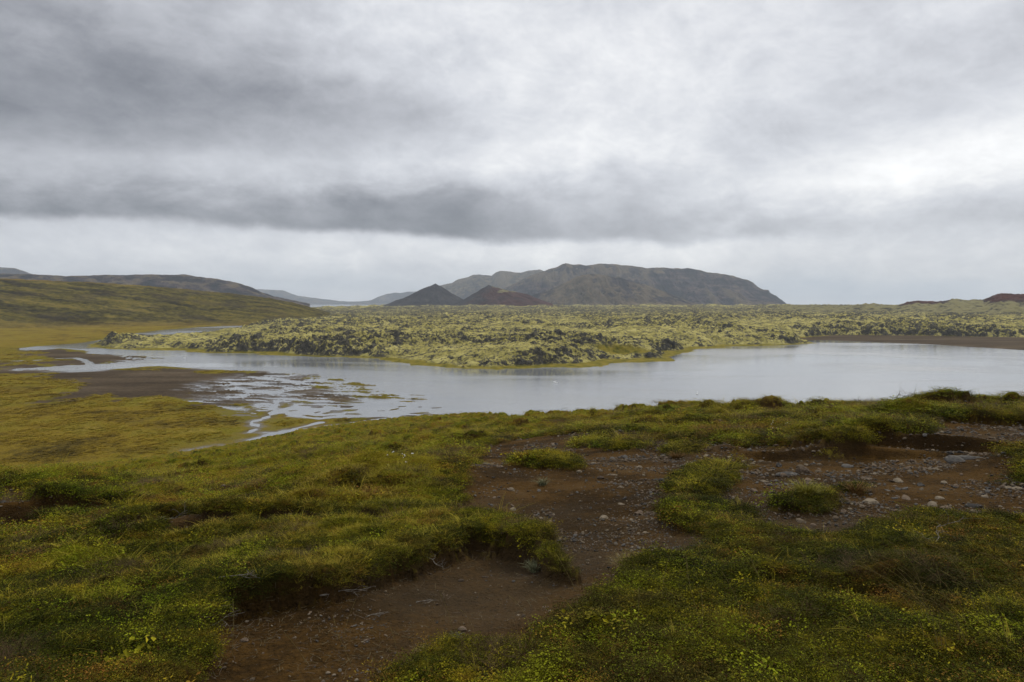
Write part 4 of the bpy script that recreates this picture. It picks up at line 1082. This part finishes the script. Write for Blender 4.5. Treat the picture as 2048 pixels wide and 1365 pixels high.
    for px, py, L, rz, lab in [(850, 1148, .34, -.9, 'forked bleached root hanging from the turf bank over soil'), (832, 1212, .16, .3, 'small bleached twig lying on the near bare soil'), (640, 1225, .38, .2, 'long pale root along the foot of the turf bank'),
                               (300, 1128, .30, .2, 'silvery dead twigs in a gap of the left heath'), (345, 1122, .24, .5, 'white dead branch beside silvery twigs in the heath gap'), (1850, 1160, .55, .1, 'grey dead brushwood in the right heath'), (440, 1255, .3, .7, 'pale tangled twig at the corner of the near soil'), (425, 1300, .26, 1.2, 'bleached twig standing at the left edge of near soil'), (735, 1250, .13, 1., 'pale splinter of twig on dark near soil'), (30, 1062, .5, 1.3, 'thin pale root on the eroded mound at far left'), (530, 1062, .35, .3, 'pale dead stems in a small gap of the hillside heath')]:
        l = at(px, py, .02); add('dry_twig', twig(int(px), L), l, lab, 'twig', rz=rz, sc=1.0)
    # white flowers
    wf = simple_mat('white_petals', (.6, .6, .56), (.75, .74, .7), 80.); V = []; Fc = []
    for j in range(7):
        a = j * .8976; k = len(V); V += [Vector((0, 0, 0)), Vector((.010 * math.cos(a - .35), .010 * math.sin(a - .35), .003)), Vector((.017 * math.cos(a), .017 * math.sin(a), .001)), Vector((.010 * math.cos(a + .35), .010 * math.sin(a + .35), .003))]; Fc.append((k, k + 1, k + 2, k + 3))
    pet = mesh_from('petals', V, Fc, wf); V = []; Fc = []; tube(V, Fc, [(0, 0, -.12), (.004, 0, -.06), (0, 0, 0)], .0012, .001, 4); stm = mesh_from('stem', V, Fc, gg)
    r = random.Random(3)
    for i in range(34):
        px, py = (r.uniform(1522, 1600), r.uniform(868, 880)) if i < 22 else (r.uniform(775, 830), r.uniform(985, 1010))
        o = bpy.data.objects.new('wild_flower', None); COL.objects.link(o); l = at(px, py, .11); o.location = l; k = .8; o.scale = (k, k, k); o.rotation_euler = (r.uniform(.3, .9), r.uniform(-.3, .3), 0); o['category'] = 'flower'
        o['label'] = 'tiny white flower in the cluster above the bare hollow' if i < 22 else 'tiny white flower on the hummock left of the path'; o['group'] = 'white flowers above the hollow' if i < 22 else 'white flowers on the hummock'
        add('petals', pet, (0, 0, 0), parent=o); add('stem', stm, (0, 0, 0), parent=o)
    # swans on the lake
    wm = simple_mat('white_plumage', (.72, .72, .70), (.8, .8, .78), 5.); dk = simple_mat('orange_bill', (.3, .12, .02), (.35, .15, .03))
    def swan():
        bm = bmesh.new(); bmesh.ops.create_uvsphere(bm, u_segments=20, v_segments=12, radius=.5)
        for v in bm.verts:
            x, y_, z = v.co; taper = 1 - .45 * max(-x, 0) * 2 * .8; v.co = Vector((x * 1.5, y_ * .62 * taper, z * (.50 if z > 0 else .3) + (.14 * max(-x * 2, 0) ** 2 if z > -.1 else 0) + .10))
        me = bpy.data.meshes.new('swan'); bm.to_mesh(me); bm.free(); V = [v.co.copy() for v in me.vertices]; Fc = [tuple(p.vertices) for p in me.polygons]
        tube(V, Fc, [(.52, 0, .12), (.72, 0, .26), (.74, 0, .46), (.66, 0, .66), (.70, 0, .80), (.80, 0, .84), (.90, 0, .81)], .085, .055, 8)
        b = mesh_from('swan', V, Fc, wm, smooth=True); V = []; Fc = []; tube(V, Fc, [(.88, 0, .81), (.97, 0, .785), (1.06, 0, .76)], .035, .012, 6)
        return b, mesh_from('bill', V, Fc, dk)
    sb, bill = swan()
    for px, py, rz, lab in [(1109, 765, .4, 'white swan floating on the open middle of the lake'), (1112, 766.5, 2.6, 'white swan close beside another on the middle of the lake'), (1394, 789, 1.2, 'lone white swan near the shore hidden by the hillside'), (369, 717, .2, 'white swan on the shallow river arm below the lava tongue')]:
        x, y = plane_pts([(px, py)])[0]; o = bpy.data.objects.new('swan', sb); COL.objects.link(o); o.location = (x, y, 0.0); o.rotation_euler = (0, 0, rz); o['label'] = lab; o['category'] = 'swan'; o['group'] = 'swans on the water'
        add('bill', bill, (0, 0, 0), parent=o)
build_cover()
build_sedge()
build_stones()
build_litter()
build_small()
build_haze()
